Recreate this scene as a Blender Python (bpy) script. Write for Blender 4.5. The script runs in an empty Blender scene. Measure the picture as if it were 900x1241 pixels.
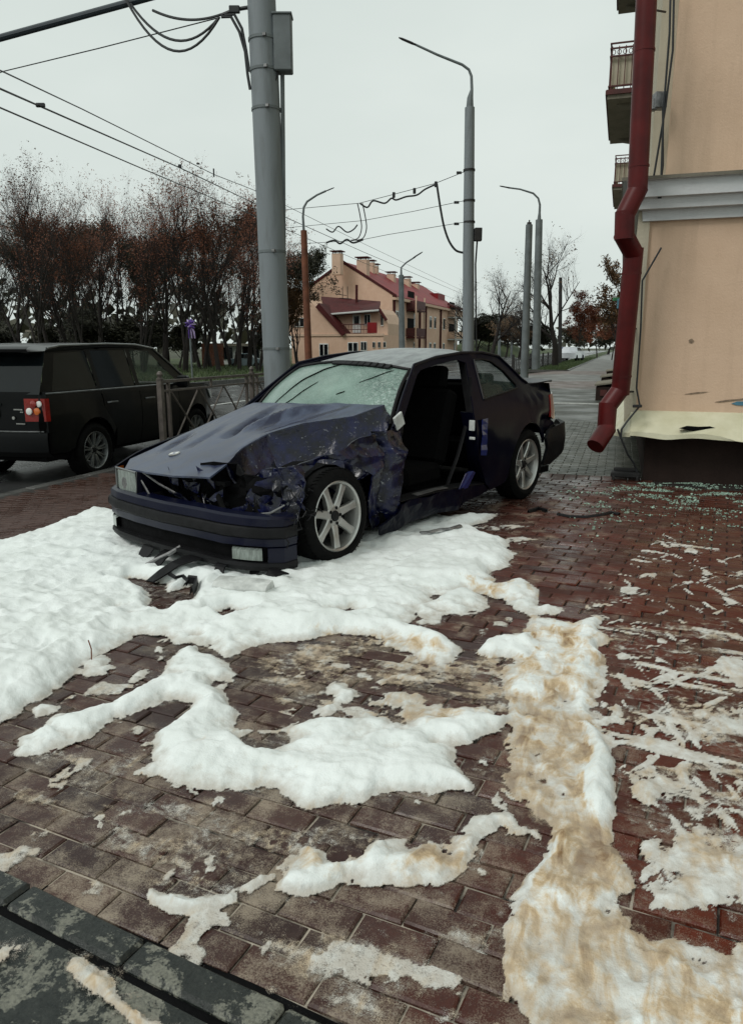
import bpy, bmesh, math, random
import numpy as np
from mathutils import Vector, Matrix, noise
from mathutils.geometry import delaunay_2d_cdt
random.seed(7); np.random.seed(7)
S = bpy.context.scene; COL = S.collection
R = math.radians
# ------------------------------------------------------------------ camera
F, PITCH, CAMH, YAW = 905.0, R(12.45), 1.38, R(18.2)      # focal length in photo pixels (900 wide)
cd = bpy.data.cameras.new('camera'); cam = bpy.data.objects.new('camera', cd); COL.objects.link(cam)
cd.sensor_fit = 'HORIZONTAL'; cd.sensor_width = 36; cd.lens = 36*F/900
cd.clip_start = .05; cd.clip_end = 3000
cam.location = (0, 0, CAMH); cam.rotation_euler = (R(90)-PITCH, 0, YAW)
S.camera = cam
# ------------------------------------------------------------------ overcast sky and one soft sun
SUN_EL, SUN_AZ = R(48), R(215)
w = bpy.data.worlds.new('World'); S.world = w; w.use_nodes = True
nt = w.node_tree; nt.nodes.clear()
out = nt.nodes.new('ShaderNodeOutputWorld'); bg = nt.nodes.new('ShaderNodeBackground'); bg.inputs[1].default_value = .1
sky = nt.nodes.new('ShaderNodeTexSky'); sky.sky_type = 'NISHITA'; sky.sun_disc = False
sky.sun_elevation = SUN_EL; sky.sun_rotation = SUN_AZ
cl = nt.nodes.new('ShaderNodeTexNoise'); cl.inputs['Scale'].default_value = 1.6; cl.inputs['Detail'].default_value = 5
tc = nt.nodes.new('ShaderNodeTexCoord'); mp = nt.nodes.new('ShaderNodeMapping'); mp.inputs['Scale'].default_value = (1, 1, 2.6)
nt.links.new(tc.outputs['Generated'], mp.inputs[0]); nt.links.new(mp.outputs[0], cl.inputs[0])
cr = nt.nodes.new('ShaderNodeValToRGB')
cr.color_ramp.elements[0].position = .3; cr.color_ramp.elements[0].color = (5.75, 6.45, 6.15, 1)
cr.color_ramp.elements[1].position = .75; cr.color_ramp.elements[1].color = (7.0, 7.6, 7.25, 1)
nt.links.new(cl.outputs[0], cr.inputs[0])
mx = nt.nodes.new('ShaderNodeMixRGB'); mx.inputs[0].default_value = .985
nt.links.new(sky.outputs[0], mx.inputs[1]); nt.links.new(cr.outputs[0], mx.inputs[2])
nt.links.new(mx.outputs[0], bg.inputs[0]); nt.links.new(bg.outputs[0], out.inputs[0])
sd = bpy.data.lights.new('sun', 'SUN'); sd.energy = 1.4; sd.angle = R(22); sd.color = (1, .97, .93)
sun = bpy.data.objects.new('sun', sd); COL.objects.link(sun)
sun.rotation_euler = (R(90)-SUN_EL, 0, R(180)-SUN_AZ)
S.view_settings.view_transform = 'Standard'; S.view_settings.look = 'None'
S.view_settings.exposure = 0.1; S.view_settings.gamma = 1; S.view_settings.use_curve_mapping = False

# ------------------------------------------------------------------ helpers
cY, sY, cP, sP = math.cos(YAW), math.sin(YAW), math.cos(PITCH), math.sin(PITCH)
def ray(x, y):
    u = (x-450)/F; v = (y-620.5)/F
    return u, cP-sP*v, -(sP+cP*v)
def to_world(X, Y, z): return Vector((X*cY-Y*sY, X*sY+Y*cY, z))
def gp(x, y, z=0):                     # photo pixel -> point on the level z
    X, Y, D = ray(x, y); t = (z-CAMH)/D
    return to_world(X*t, Y*t, z)
def dp(x, y, Y0):                      # photo pixel -> point at Y0 metres ahead of the camera
    X, Y, D = ray(x, y); t = Y0/Y
    return to_world(X*t, Y0, CAMH+D*t)
def wpx(P):                            # world point -> photo pixel
    X = P[0]*cY+P[1]*sY; Y = -P[0]*sY+P[1]*cY; d = CAMH-P[2]
    zc = Y*cP+d*sP; vc = -Y*sP+d*cP
    return 450+F*X/max(zc, .01), 620.5+F*vc/max(zc, .01), zc
def interp(x, tab):
    if x <= tab[0][0]: return tab[0][1]
    for (a, b), (c, d) in zip(tab, tab[1:]):
        if x <= c: return b+(d-b)*(x-a)/(c-a)
    return tab[-1][1]
def sstep(a, b, x):
    t = min(1, max(0, (x-a)/(b-a))); return t*t*(3-2*t)
def zg(p, q):                          # the pavement falls towards the kerb
    return -.25*sstep(-3.4, -6.4, p)
KERB = -6.5; ROADZ = -.40

class MB:
    def __init__(s): s.v = []; s.f = []; s.m = []
    def add(s, V, Fs, m=0):
        o = len(s.v); s.v += [tuple(p) for p in V]
        for f in Fs: s.f.append(tuple(i+o for i in f)); s.m.append(m)
    def box(s, c, d, rot=None, m=0, taper=1.0):
        V = []
        for z in (-.5, .5):
            k = taper if z > 0 else 1
            for x, y in ((-.5, -.5), (.5, -.5), (.5, .5), (-.5, .5)):
                p = Vector((x*d[0]*k, y*d[1]*k, z*d[2]))
                if rot is not None: p = rot @ p
                V.append(p+Vector(c))
        s.add(V, [(3,2,1,0),(4,5,6,7),(0,1,5,4),(1,2,6,5),(2,3,7,6),(3,0,4,7)], m)
    def bbox(s, c, d, b=.01, rot=None, m=0):   # box with chamfered edges
        V = []; h = [k/2 for k in d]; b = min(b, *[k*.45 for k in h])
        idx = {}
        for sx in (-1, 1):
            for sy in (-1, 1):
                for sz in (-1, 1):
                    for ax in range(3):
                        p = Vector((sx*h[0], sy*h[1], sz*h[2]))
                        sg = (sx, sy, sz)
                        for k in range(3):
                            if k != ax: p[k] -= sg[k]*b
                        idx[(sx, sy, sz, ax)] = len(V)
                        if rot is not None: p = rot @ p
                        V.append(p+Vector(c))
        Fs = []
        for ax in range(3):
            o = [k for k in range(3) if k != ax]
            for sg in (-1, 1):
                q = []
                for a, bb in ((-1,-1),(1,-1),(1,1),(-1,1)):
                    t = [0,0,0]; t[ax] = sg; t[o[0]] = a; t[o[1]] = bb
                    q.append(idx[(*t, ax)])
                Fs.append(q)
            for a in (-1, 1):
                for bb in (-1, 1):
                    t0 = [0,0,0]; t1 = [0,0,0]
                    t0[o[0]] = t1[o[0]] = a; t0[o[1]] = t1[o[1]] = bb; t0[ax] = -1; t1[ax] = 1
                    Fs.append([idx[(*t0, o[0])], idx[(*t1, o[0])], idx[(*t1, o[1])], idx[(*t0, o[1])]])
        for sx in (-1, 1):
            for sy in (-1, 1):
                for sz in (-1, 1): Fs.append([idx[(sx, sy, sz, k)] for k in range(3)])
        s.add(V, Fs, m)
    def tube(s, P, r, n=8, caps=True, m=0, flat=1.0):
        P = [Vector(p) for p in P]; k = len(P)
        rr = r if isinstance(r, (list, tuple)) else [r]*k
        T = []
        for i in range(k):
            t = (P[min(i+1, k-1)]-P[max(i-1, 0)])
            T.append(t.normalized() if t.length > 1e-9 else Vector((0, 0, 1)))
        a = Vector((0, 0, 1)) if abs(T[0].z) < .9 else Vector((1, 0, 0))
        a = (a-T[0]*a.dot(T[0])).normalized(); V = []
        for i in range(k):
            a = (a-T[i]*a.dot(T[i]))
            a = a.normalized() if a.length > 1e-6 else T[i].orthogonal().normalized()
            b = T[i].cross(a)
            for j in range(n):
                th = 2*math.pi*j/n
                V.append(P[i]+a*(math.cos(th)*rr[i]*flat)+b*(math.sin(th)*rr[i]))
        Fs = [(i*n+j, i*n+(j+1) % n, (i+1)*n+(j+1) % n, (i+1)*n+j) for i in range(k-1) for j in range(n)]
        if caps: Fs += [tuple(range(n-1, -1, -1)), tuple((k-1)*n+j for j in range(n))]
        s.add(V, Fs, m)
    def lathe(s, prof, n=24, axis='Z', c=(0, 0, 0), m=0, closed=False):
        V = []
        for r, h in prof:
            for j in range(n):
                t = 2*math.pi*j/n; a, b = r*math.cos(t), r*math.sin(t)
                p = (a, b, h) if axis == 'Z' else ((a, h, b) if axis == 'Y' else (h, a, b))
                V.append((p[0]+c[0], p[1]+c[1], p[2]+c[2]))
        k = len(prof); Fs = []
        for i in range(k if closed else k-1):
            i2 = (i+1) % k
            for j in range(n): Fs.append((i*n+j, i*n+(j+1) % n, i2*n+(j+1) % n, i2*n+j))
        s.add(V, Fs, m)
    def prism(s, poly, ext, m=0):      # polygon of 3-D points swept by the vector ext
        poly = [Vector(p) for p in poly]; ext = Vector(ext); n = len(poly)
        s.add(poly+[p+ext for p in poly], [tuple(range(n-1, -1, -1)), tuple(range(n, 2*n))] +
              [(i, (i+1) % n, n+(i+1) % n, n+i) for i in range(n)], m)
    def strip(s, rows, m=0, closed=False):
        n = len(rows[0]); V = [p for r in rows for p in r]
        s.add(V, [(i*n+j, i*n+(j+1) % n, (i+1)*n+(j+1) % n, (i+1)*n+j) for i in range(len(rows)-1) for j in range(n if closed else n-1)], m)
    def build(s, name, mats, parent=None, smooth=True, sharp=.55, world=False, solid=0, fix=True):
        me = bpy.data.meshes.new(name)
        V = s.v
        if world and parent is not None:
            inv = root_mat(parent).inverted(); V = [tuple(inv @ Vector(p)) for p in V]
        me.from_pydata(V, [], s.f)
        mats = mats if isinstance(mats, (list, tuple)) else [mats]
        for m in mats: me.materials.append(m)
        if len(mats) > 1: me.polygons.foreach_set('material_index', s.m)
        finish(me, smooth, sharp, solid, fix)
        o = bpy.data.objects.new(name, me); COL.objects.link(o)
        if parent is not None: o.parent = parent
        return o
def finish(me, smooth, sharp, solid=0, fix=True):
    bm = bmesh.new(); bm.from_mesh(me)
    if fix: bmesh.ops.recalc_face_normals(bm, faces=bm.faces)
    if solid:                              # give the sheet its thickness along the vertex normals
        bm.normal_update(); old = bm.faces[:]; bnd = [e for e in bm.edges if len(e.link_faces) == 1]
        inner = {v: bm.verts.new(v.co-v.normal*abs(solid)) for v in bm.verts[:]}
        for f in old:
            try: bm.faces.new([inner[v] for v in reversed(f.verts)])
            except ValueError: pass
        for e in bnd:
            a, b_ = e.verts
            try: bm.faces.new((a, b_, inner[b_], inner[a]))
            except ValueError: pass
        bmesh.ops.recalc_face_normals(bm, faces=bm.faces)
    for f in bm.faces: f.smooth = smooth
    if smooth:
        for e in bm.edges:
            if len(e.link_faces) == 2 and e.calc_face_angle(0) > sharp: e.smooth = False
    bm.to_mesh(me); bm.free(); me.update()
def root_mat(o):
    m = Matrix.Translation(o.location) @ o.rotation_euler.to_matrix().to_4x4()
    return (root_mat(o.parent) @ m) if o.parent else m
def tag(o, label=None, cat=None, group=None, kind=None):
    if label: o['label'] = label
    if cat: o['category'] = cat
    if group: o['group'] = group
    if kind: o['kind'] = kind
    return o
def thing(name, label, cat, loc=(0, 0, 0), rotz=0, group=None):
    o = bpy.data.objects.new(name, None); COL.objects.link(o); o.empty_display_size = .3
    o.location = loc; o.rotation_euler = (0, 0, rotz)
    return tag(o, label, cat, group)
def copy_tree(o, parent=None):
    c = o.copy(); COL.objects.link(c)
    if parent is not None: c.parent = parent
    for ch in [k for k in bpy.data.objects if k.parent == o]: copy_tree(ch, c)
    return c
def inpoly(x, y, P):
    c = False; n = len(P); j = n-1
    for i in range(n):
        if (P[i][1] > y) != (P[j][1] > y) and x < (P[j][0]-P[i][0])*(y-P[i][1])/(P[j][1]-P[i][1])+P[i][0]: c = not c
        j = i
    return c
def smooth_pts(P, k=5):
    P = [Vector(p) for p in P]; o = []
    for i in range(len(P)-1):
        a, b_, c, d = P[max(0, i-1)], P[i], P[i+1], P[min(len(P)-1, i+2)]
        for j in range(k):
            t = j/k; o.append(.5*((2*b_)+(c-a)*t+(2*a-5*b_+4*c-d)*t*t+(3*b_-a-3*c+d)*t**3))
    return o+[P[-1]]
def dense(P, st, closed=True):
    o = []; n = len(P)
    for i in range(n if closed else n-1):
        a, b = P[i], P[(i+1) % n]; L = math.dist(a, b); k = max(1, int(round(L/st)))
        o += [tuple(a[m]+(b[m]-a[m])*t/k for m in range(len(a))) for t in range(k)]
    if not closed: o.append(tuple(P[-1]))
    return o
def panel(name, outline, fn, mat, parent, holes=(), step=.05, thick=.012, smooth=True, sharp=.6, xf=None):
    """sheet-metal panel: a 2-D outline with holes, triangulated and mapped on the surface fn"""
    loops = [dense(outline, step)]+[dense(h, step) for h in holes]
    V = []; E = []
    for Lp in loops:
        o = len(V); V += [Vector(p) for p in Lp]; E += [(o+i, o+(i+1) % len(Lp)) for i in range(len(Lp))]
    nb = [Vector(p) for p in V]
    x0, x1 = min(p.x for p in V), max(p.x for p in V); y0, y1 = min(p.y for p in V), max(p.y for p in V)
    rng = random.Random(len(V)); j = 0; y = y0
    arr = np.array([(p.x, p.y) for p in nb])
    while y < y1:
        x = x0+(step/2 if j % 2 else 0)
        while x < x1:
            q = (x+rng.uniform(-.12, .12)*step, y+rng.uniform(-.12, .12)*step)
            if inpoly(*q, loops[0]) and not any(inpoly(*q, h) for h in loops[1:]):
                if np.min((arr[:, 0]-q[0])**2+(arr[:, 1]-q[1])**2) > (.5*step)**2: V.append(Vector(q))
            x += step
        y += step*.87; j += 1
    v2, e2, f2, *_ = delaunay_2d_cdt(V, E, [], 0, 1e-5)
    Fs = []
    for f in f2:
        c = sum((v2[i] for i in f), Vector((0, 0)))/len(f)
        if inpoly(c.x, c.y, loops[0]) and not any(inpoly(c.x, c.y, h) for h in loops[1:]): Fs.append(tuple(f))
    mb = MB(); P3 = [fn(p.x, p.y) for p in v2]
    if xf: P3 = [xf(*p) for p in P3]
    mb.add(P3, Fs)
    return mb.build(name, mat, parent, smooth, sharp, solid=thick)
def text_mesh(body, size, depth=.002):
    cu = bpy.data.curves.new('t', 'FONT'); cu.body = body; cu.size = size; cu.extrude = depth
    o = bpy.data.objects.new('t', cu); COL.objects.link(o)
    me = bpy.data.meshes.new_from_object(o.evaluated_get(bpy.context.evaluated_depsgraph_get()))
    bpy.data.objects.remove(o); return me

# ------------------------------------------------------------------ materials
def nodes(name):
    m = bpy.data.materials.new(name); m.use_nodes = True
    t = m.node_tree; b = t.nodes['Principled BSDF']
    return m, t, b
class N:
    """tiny node-graph helper"""
    def __init__(s, t): s.t = t
    def new(s, ty, **k):
        n = s.t.nodes.new(ty)
        for a, v in k.items(): setattr(n, a, v)
        return n
    def put(s, sock, v):
        if hasattr(v, 'is_output'): s.t.links.new(v, sock)
        elif v is not None: sock.default_value = (*v, 1) if (isinstance(v, tuple) and len(v) == 3 and len(sock.default_value) == 4) else v
    def pos(s): return s.new('ShaderNodeNewGeometry').outputs['Position']
    def obj(s): return s.new('ShaderNodeTexCoord').outputs['Object']
    def noise(s, vec, scale, detail=4, rough=.55, dist=0):
        n = s.new('ShaderNodeTexNoise'); s.put(n.inputs['Vector'], vec)
        n.inputs['Scale'].default_value = scale; n.inputs['Detail'].default_value = detail
        n.inputs['Roughness'].default_value = rough; n.inputs['Distortion'].default_value = dist
        return n.outputs[0]
    def vor(s, vec, scale, feature='F1', out=0):
        n = s.new('ShaderNodeTexVoronoi', feature=feature); s.put(n.inputs['Vector'], vec); n.inputs['Scale'].default_value = scale
        return n.outputs[out]
    def ramp(s, v, a, b, ca=0.0, cb=1.0):
        n = s.new('ShaderNodeMapRange'); s.put(n.inputs[0], v)
        for i, k in enumerate((a, b, ca, cb)): n.inputs[i+1].default_value = k
        return n.outputs[0]
    def math(s, op, a, b=None):
        n = s.new('ShaderNodeMath', operation=op); s.put(n.inputs[0], a)
        if b is not None: s.put(n.inputs[1], b)
        return n.outputs[0]
    def mix(s, f, a, b):
        n = s.new('ShaderNodeMixRGB'); s.put(n.inputs[0], f); s.put(n.inputs[1], a); s.put(n.inputs[2], b); return n.outputs[0]
    def map(s, vec, scale=(1,1,1), rot=(0,0,0), loc=(0,0,0)):
        n = s.new('ShaderNodeMapping'); s.put(n.inputs[0], vec); n.inputs['Scale'].default_value = scale
        n.inputs['Rotation'].default_value = rot; n.inputs['Location'].default_value = loc; return n.outputs[0]
    def bump(s, h, strength, dist=.01):
        n = s.new('ShaderNodeBump'); s.put(n.inputs['Height'], h); n.inputs['Strength'].default_value = strength
        n.inputs['Distance'].default_value = dist; return n.outputs[0]
    def sep(s, v): return s.new('ShaderNodeSeparateXYZ'), v
def Mt(name, col, rough=.6, metal=0, var=.2, scale=5, bump=0, bscale=40, coat=0, world=False, col2=None, lo=.35, hi=.7, spec=.5, rvar=0, alpha=1, trans=0, stretch=(1,1,1), bdist=.01):
    m, t, b = nodes(name); n = N(t)
    vec = n.pos() if world else n.obj()
    if stretch != (1,1,1): vec = n.map(vec, stretch)
    f = n.ramp(n.noise(vec, scale, 6, .6), lo, hi)
    c2 = col2 or tuple(min(1, k*(1+var)) for k in col); c1 = col if col2 else tuple(k*(1-var) for k in col)
    n.put(b.inputs['Base Color'], n.mix(f, c1, c2))
    b.inputs['Metallic'].default_value = metal; b.inputs['Specular IOR Level'].default_value = spec
    if rvar: n.put(b.inputs['Roughness'], n.ramp(n.noise(vec, scale*2.3, 4), .3, .7, rough-rvar, rough+rvar))
    else: b.inputs['Roughness'].default_value = rough
    if coat: b.inputs['Coat Weight'].default_value = coat; b.inputs['Coat Roughness'].default_value = .06
    if bump: n.put(b.inputs['Normal'], n.bump(n.noise(vec, bscale, 5), bump, bdist))
    if alpha < 1: b.inputs['Alpha'].default_value = alpha
    if trans: b.inputs['Transmission Weight'].default_value = trans
    return m

def brick_material():
    m, t, b = nodes('paver'); n = N(t); P = n.pos()
    rnd = n.math('FRACT', n.math('ADD', n.new('ShaderNodeObjectInfo').outputs['Random'], n.new('ShaderNodeNewGeometry').outputs['Random Per Island']))
    sx = n.new('ShaderNodeSeparateXYZ'); n.put(sx.inputs[0], P); X, Y = sx.outputs[0], sx.outputs[1]
    big = n.noise(P, 1.1, 3)
    # brighter red on the right, brown-violet on the left
    side = n.ramp(n.math('ADD', n.math('ADD', X, n.math('MULTIPLY', Y, .12)), n.ramp(big, .3, .7, -.4, .4)), -.5, .35)
    left = n.mix(rnd, (.026, .011, .010), (.062, .024, .018)); right = n.mix(rnd, (.050, .0085, .0035), (.10, .0155, .006))
    c = n.mix(side, left, right)
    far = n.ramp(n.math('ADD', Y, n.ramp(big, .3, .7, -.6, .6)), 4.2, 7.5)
    c = n.mix(n.ramp(X, -2.6, -4.2, 0, .7), c, (.085, .042, .032))
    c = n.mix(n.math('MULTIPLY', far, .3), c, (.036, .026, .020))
    c = n.mix(n.ramp(n.noise(P, 60, 6, .7), .3, .75, 0, .45), c, (.020, .013, .011))
    c = n.mix(n.ramp(n.noise(P, 9, 5, .65), .52, .75, 0, .4), c, (.075, .052, .040))
    # dried foam film: stronger near the viewer and in the middle
    near = n.ramp(Y, 3.4, 1.3, .0, 1.0)
    mid = n.ramp(n.math('ABSOLUTE', n.math('ADD', X, 1.0)), 2.2, .3, 0, 1)
    film = n.math('ADD', n.noise(P, 5.5, 6, .7), n.math('MULTIPLY', n.noise(P, 260, 2, .5), .42))
    film = n.math('ADD', n.math('SUBTRACT', film, .04), n.math('MULTIPLY', near, .09))
    film = n.ramp(film, .70, .90, 0, .60)
    film = n.math('MULTIPLY', film, n.math('MAXIMUM', mid, n.math('MULTIPLY', near, .5)))
    c = n.mix(film, c, (.40, .34, .26))
    n.put(b.inputs['Base Color'], c)
    wet = n.ramp(n.noise(P, 2.2, 5, .6), .38, .62, .14, .62)
    n.put(b.inputs['Roughness'], n.math('ADD', wet, n.math('MULTIPLY', film, .4)))
    h = n.math('ADD', n.math('MULTIPLY', n.noise(P, 120, 5, .65), .6), n.math('MULTIPLY', n.noise(P, 22, 3), .8))
    n.put(b.inputs['Normal'], n.bump(h, .5, .004))
    b.inputs['Specular IOR Level'].default_value = .30
    return m
def joint_material():
    m, t, b = nodes('joint_sand'); n = N(t); P = n.pos()
    sx = n.new('ShaderNodeSeparateXYZ'); n.put(sx.inputs[0], P)
    near = n.ramp(sx.outputs[1], 3.6, 1.6, .0, 1.0)
    f = n.math('MULTIPLY', n.ramp(n.noise(P, 4.5, 4, .6), .40, .55), near)
    c = n.mix(f, n.mix(n.noise(P, 30, 4), (.008, .006, .005), (.022, .016, .012)), (.42, .37, .30))
    n.put(b.inputs['Base Color'], c); b.inputs['Roughness'].default_value = .75
    n.put(b.inputs['Normal'], n.bump(n.noise(P, 150, 4), .6, .004))
    return m
def foam_material():
    m, t, b = nodes('foam'); n = N(t); P = n.pos()
    at = n.new('ShaderNodeAttribute', attribute_name='tint').outputs['Fac']
    th = n.new('ShaderNodeAttribute', attribute_name='thin').outputs['Fac']
    lo = n.new('ShaderNodeAttribute', attribute_name='low').outputs['Fac']
    nz = n.noise(P, 7, 6, .65, .6); stretch = n.noise(n.map(P, (9, 3.2, 9)), 1.6, 5, .6, 1.2)
    k = n.ramp(n.math('ADD', at, n.math('MULTIPLY', n.math('SUBTRACT', n.math('ADD', nz, stretch), 1.0), n.ramp(at, 0, .4, .55, 1.9))), .16, 1.0, 0, 1)
    white = n.mix(n.ramp(n.noise(P, 5, 5), .35, .7), (.77, .81, .80), (.66, .70, .68))
    tan = n.mix(n.ramp(k, .45, 1), (.56, .43, .27), (.20, .115, .050))
    c = n.mix(n.ramp(k, 0, .5), white, tan)
    c = n.mix(n.math('MULTIPLY', n.ramp(n.math('ADD', lo, n.ramp(n.noise(P, 18, 5, .65), .3, .7, -.25, .25)), .35, 1.0, 0, 1), .72), c, (.36, .31, .25))
    spk = n.ramp(n.math('ADD', n.noise(P, 140, 3, .6), n.math('MULTIPLY', th, .18)), .66, .74, 0, .75)
    c = n.mix(n.math('MULTIPLY', spk, th), c, (.10, .06, .045))
    n.put(b.inputs['Base Color'], c); b.inputs['Roughness'].default_value = .7; b.inputs['Specular IOR Level'].default_value = .25
    h = n.math('ADD', n.math('MULTIPLY', n.vor(P, 210), .35), n.math('ADD', n.math('MULTIPLY', n.noise(P, 40, 4, .55), 1.6), n.math('MULTIPLY', n.noise(P, 13, 3), 2.2)))
    n.put(b.inputs['Normal'], n.bump(h, .38, .007))
    grain = n.math('ADD', n.math('MULTIPLY', n.noise(P, 330, 3, .6), .75), n.math('MULTIPLY', n.noise(P, 30, 5, .65), 1.05))
    n.put(b.inputs['Alpha'], n.ramp(n.math('SUBTRACT', grain, n.ramp(th, .30, 1.0, .38, 1.30)), -.10, .20, 0, 1))
    return m
def paint_material(name, col, film=0.0, dirt=.15, flake=(.5,.55,.6), coat=.3, spec=.3, crease_shade=()):
    m, t, b = nodes(name); n = N(t); P = n.obj()
    c = n.mix(n.ramp(n.noise(P, 14, 6, .7), .55, .8, 0, dirt), col, (.05, .047, .044))
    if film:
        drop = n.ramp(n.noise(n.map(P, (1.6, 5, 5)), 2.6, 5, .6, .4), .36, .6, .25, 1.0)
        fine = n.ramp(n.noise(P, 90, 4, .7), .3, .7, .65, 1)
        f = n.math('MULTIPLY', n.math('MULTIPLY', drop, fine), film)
        for ax, ay, bx, by, wd in crease_shade:      # shade of the creases, painted as dark streaks in the film
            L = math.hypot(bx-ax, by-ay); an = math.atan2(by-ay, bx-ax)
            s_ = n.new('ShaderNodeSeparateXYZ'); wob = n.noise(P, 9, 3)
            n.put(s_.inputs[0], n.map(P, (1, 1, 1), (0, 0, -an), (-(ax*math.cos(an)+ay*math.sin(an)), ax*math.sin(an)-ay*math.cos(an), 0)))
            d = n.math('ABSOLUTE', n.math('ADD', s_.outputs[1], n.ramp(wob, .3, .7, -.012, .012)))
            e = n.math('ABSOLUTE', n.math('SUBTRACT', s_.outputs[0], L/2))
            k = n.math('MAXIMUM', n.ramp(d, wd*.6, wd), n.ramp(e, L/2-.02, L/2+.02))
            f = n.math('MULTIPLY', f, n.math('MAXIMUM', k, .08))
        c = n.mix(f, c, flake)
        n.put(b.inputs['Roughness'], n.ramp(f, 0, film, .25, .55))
    else: b.inputs['Roughness'].default_value = .3
    n.put(b.inputs['Base Color'], c)
    b.inputs['Coat Weight'].default_value = coat; b.inputs['Coat Roughness'].default_value = .10 if not film else .25; b.inputs['Specular IOR Level'].default_value = spec
    n.put(b.inputs['Normal'], n.bump(n.noise(P, 5, 3), .12, .02))
    return m
def wreck_material():
    m, t, b = nodes('crumpled_paint'); n = N(t); P = n.obj()
    c = n.mix(n.ramp(n.noise(P, 7, 5, .65), .42, .68), (.0012, .0015, .006), (.0045, .0075, .052))
    c = n.mix(n.ramp(n.noise(n.map(P, (1, 1, 1.6)), 26, 7, .75, .8), .61, .67, 0, .85), c, (.34, .36, .38))
    c = n.mix(n.ramp(n.noise(P, 11, 6, .7, .3), .62, .7, 0, .9), c, (.004, .004, .005))
    n.put(b.inputs['Base Color'], c); b.inputs['Roughness'].default_value = .28
    b.inputs['Coat Weight'].default_value = .3; b.inputs['Coat Roughness'].default_value = .12; b.inputs['Specular IOR Level'].default_value = .3
    n.put(b.inputs['Normal'], n.bump(n.noise(P, 11, 4, .6, .5), .5, .03))
    return m
def screen_material():
    m, t, b = nodes('cracked_glass'); n = N(t); P = n.obj()
    web = n.vor(n.map(P, (1, 1.0, 1)), 16, 'DISTANCE_TO_EDGE')
    side = n.new('ShaderNodeSeparateXYZ'); n.put(side.inputs[0], P)
    k = n.ramp(n.math('ADD', side.outputs[1], n.ramp(n.noise(P, 3, 3), .3, .7, -.25, .25)), .10, .62)
    crack = n.math('MULTIPLY', n.ramp(web, .0, .045, 1, 0), k)
    spec = n.math('MULTIPLY', n.ramp(n.noise(P, 38, 6, .75), .5, .62), k)
    mist_and_sky = n.ramp(n.noise(P, 3.5, 5, .6), .3, .7)
    c = n.mix(mist_and_sky, (.135, .21, .18), (.23, .33, .285))  # condensation and the sky's reflection, both painted into the glass colour
    c = n.mix(n.math('MULTIPLY', n.ramp(n.noise(P, 130, 3, .6), .45, .7), .35), c, (.42, .52, .48))
    c = n.mix(n.math('MULTIPLY', spec, .6), c, (.50, .60, .56)); c = n.mix(n.math('MULTIPLY', crack, .7), c, (.04, .06, .055))
    n.put(b.inputs['Base Color'], c); b.inputs['Roughness'].default_value = .22; b.inputs['Specular IOR Level'].default_value = .35
    n.put(b.inputs['Alpha'], n.ramp(mist_and_sky, 0, 1, .80, .93))
    n.put(b.inputs['Normal'], n.bump(n.math('ADD', n.math('MULTIPLY', spec, .6), n.math('MULTIPLY', n.noise(P, 6, 3), 1.0)), .25, .02))
    return m
def wall_material(name, c1, c2, streak=.35):
    m, t, b = nodes(name); n = N(t); P = n.pos()
    c = n.mix(n.ramp(n.noise(P, 1.3, 6, .62), .3, .72), c1, c2)
    c = n.mix(n.ramp(n.noise(n.map(P, (5, 5, .45)), 1.2, 6, .65), .52, .8, 0, streak), c, tuple(k*.62 for k in c1))
    c = n.mix(n.ramp(n.noise(P, 13, 7, .75), .60, .72, 0, .25), c, tuple(min(1, k*1.18) for k in c2))
    c = n.mix(n.ramp(n.noise(P, 3.1, 8, .8), .70, .735, 0, .5), c, tuple(k*.5 for k in c1))
    cw = n.map(P, (1, 1, .8)); crack = n.math('MULTIPLY', n.ramp(n.vor(n.mix(.12, cw, n.new('ShaderNodeTexNoise').outputs[1]), 1.1, 'DISTANCE_TO_EDGE'), .0, .006, 1, 0), n.ramp(n.noise(P, 1.4, 3), .55, .66))
    c = n.mix(n.math('MULTIPLY', crack, .6), c, tuple(k*.35 for k in c1))
    n.put(b.inputs['Base Color'], c); b.inputs['Roughness'].default_value = .88; b.inputs['Specular IOR Level'].default_value = .2
    n.put(b.inputs['Normal'], n.bump(n.math('ADD', n.noise(P, 60, 5, .7), n.math('MULTIPLY', n.noise(P, 4, 4), 1.5)), .35, .012))
    return m
def wet_material(name, c1, c2, scale=1.2, r0=.08, r1=.55, bump=.4, bs=130):
    m, t, b = nodes(name); n = N(t); P = n.pos()
    f = n.ramp(n.noise(P, scale, 5, .6), .35, .65)
    c = n.mix(n.ramp(n.noise(P, 45, 5, .7), .3, .7), c1, c2)
    n.put(b.inputs['Base Color'], n.mix(n.ramp(f, 0, 1, 0, .4), c, tuple(k*.5 for k in c1)))
    n.put(b.inputs['Roughness'], n.ramp(f, 0, 1, r1, r0))
    n.put(b.inputs['Normal'], n.bump(n.noise(P, bs, 4, .6), bump, .004))
    return m
def gutter_material():
    m, t, b = nodes('wet_dark_stone'); n = N(t); P = n.pos()
    c = n.mix(n.ramp(n.noise(P, 60, 5, .7), .35, .7), (.008, .011, .010), (.030, .034, .030))
    film = n.ramp(n.math('ADD', n.noise(P, 7, 6, .68, .5), n.math('MULTIPLY', n.noise(P, 150, 2), .16)), .60, .645)
    film = n.math('MULTIPLY', film, n.ramp(n.noise(P, 120, 3, .6), .3, .6, .35, .85))
    n.put(b.inputs['Base Color'], n.mix(film, c, (.22, .22, .18)))
    n.put(b.inputs['Roughness'], n.ramp(film, 0, 1, .22, .6)); b.inputs['Specular IOR Level'].default_value = .35
    n.put(b.inputs['Normal'], n.bump(n.math('ADD', n.noise(P, 90, 5, .7), n.math('MULTIPLY', n.noise(P, 9, 4), 3)), .5, .008))
    return m
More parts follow.
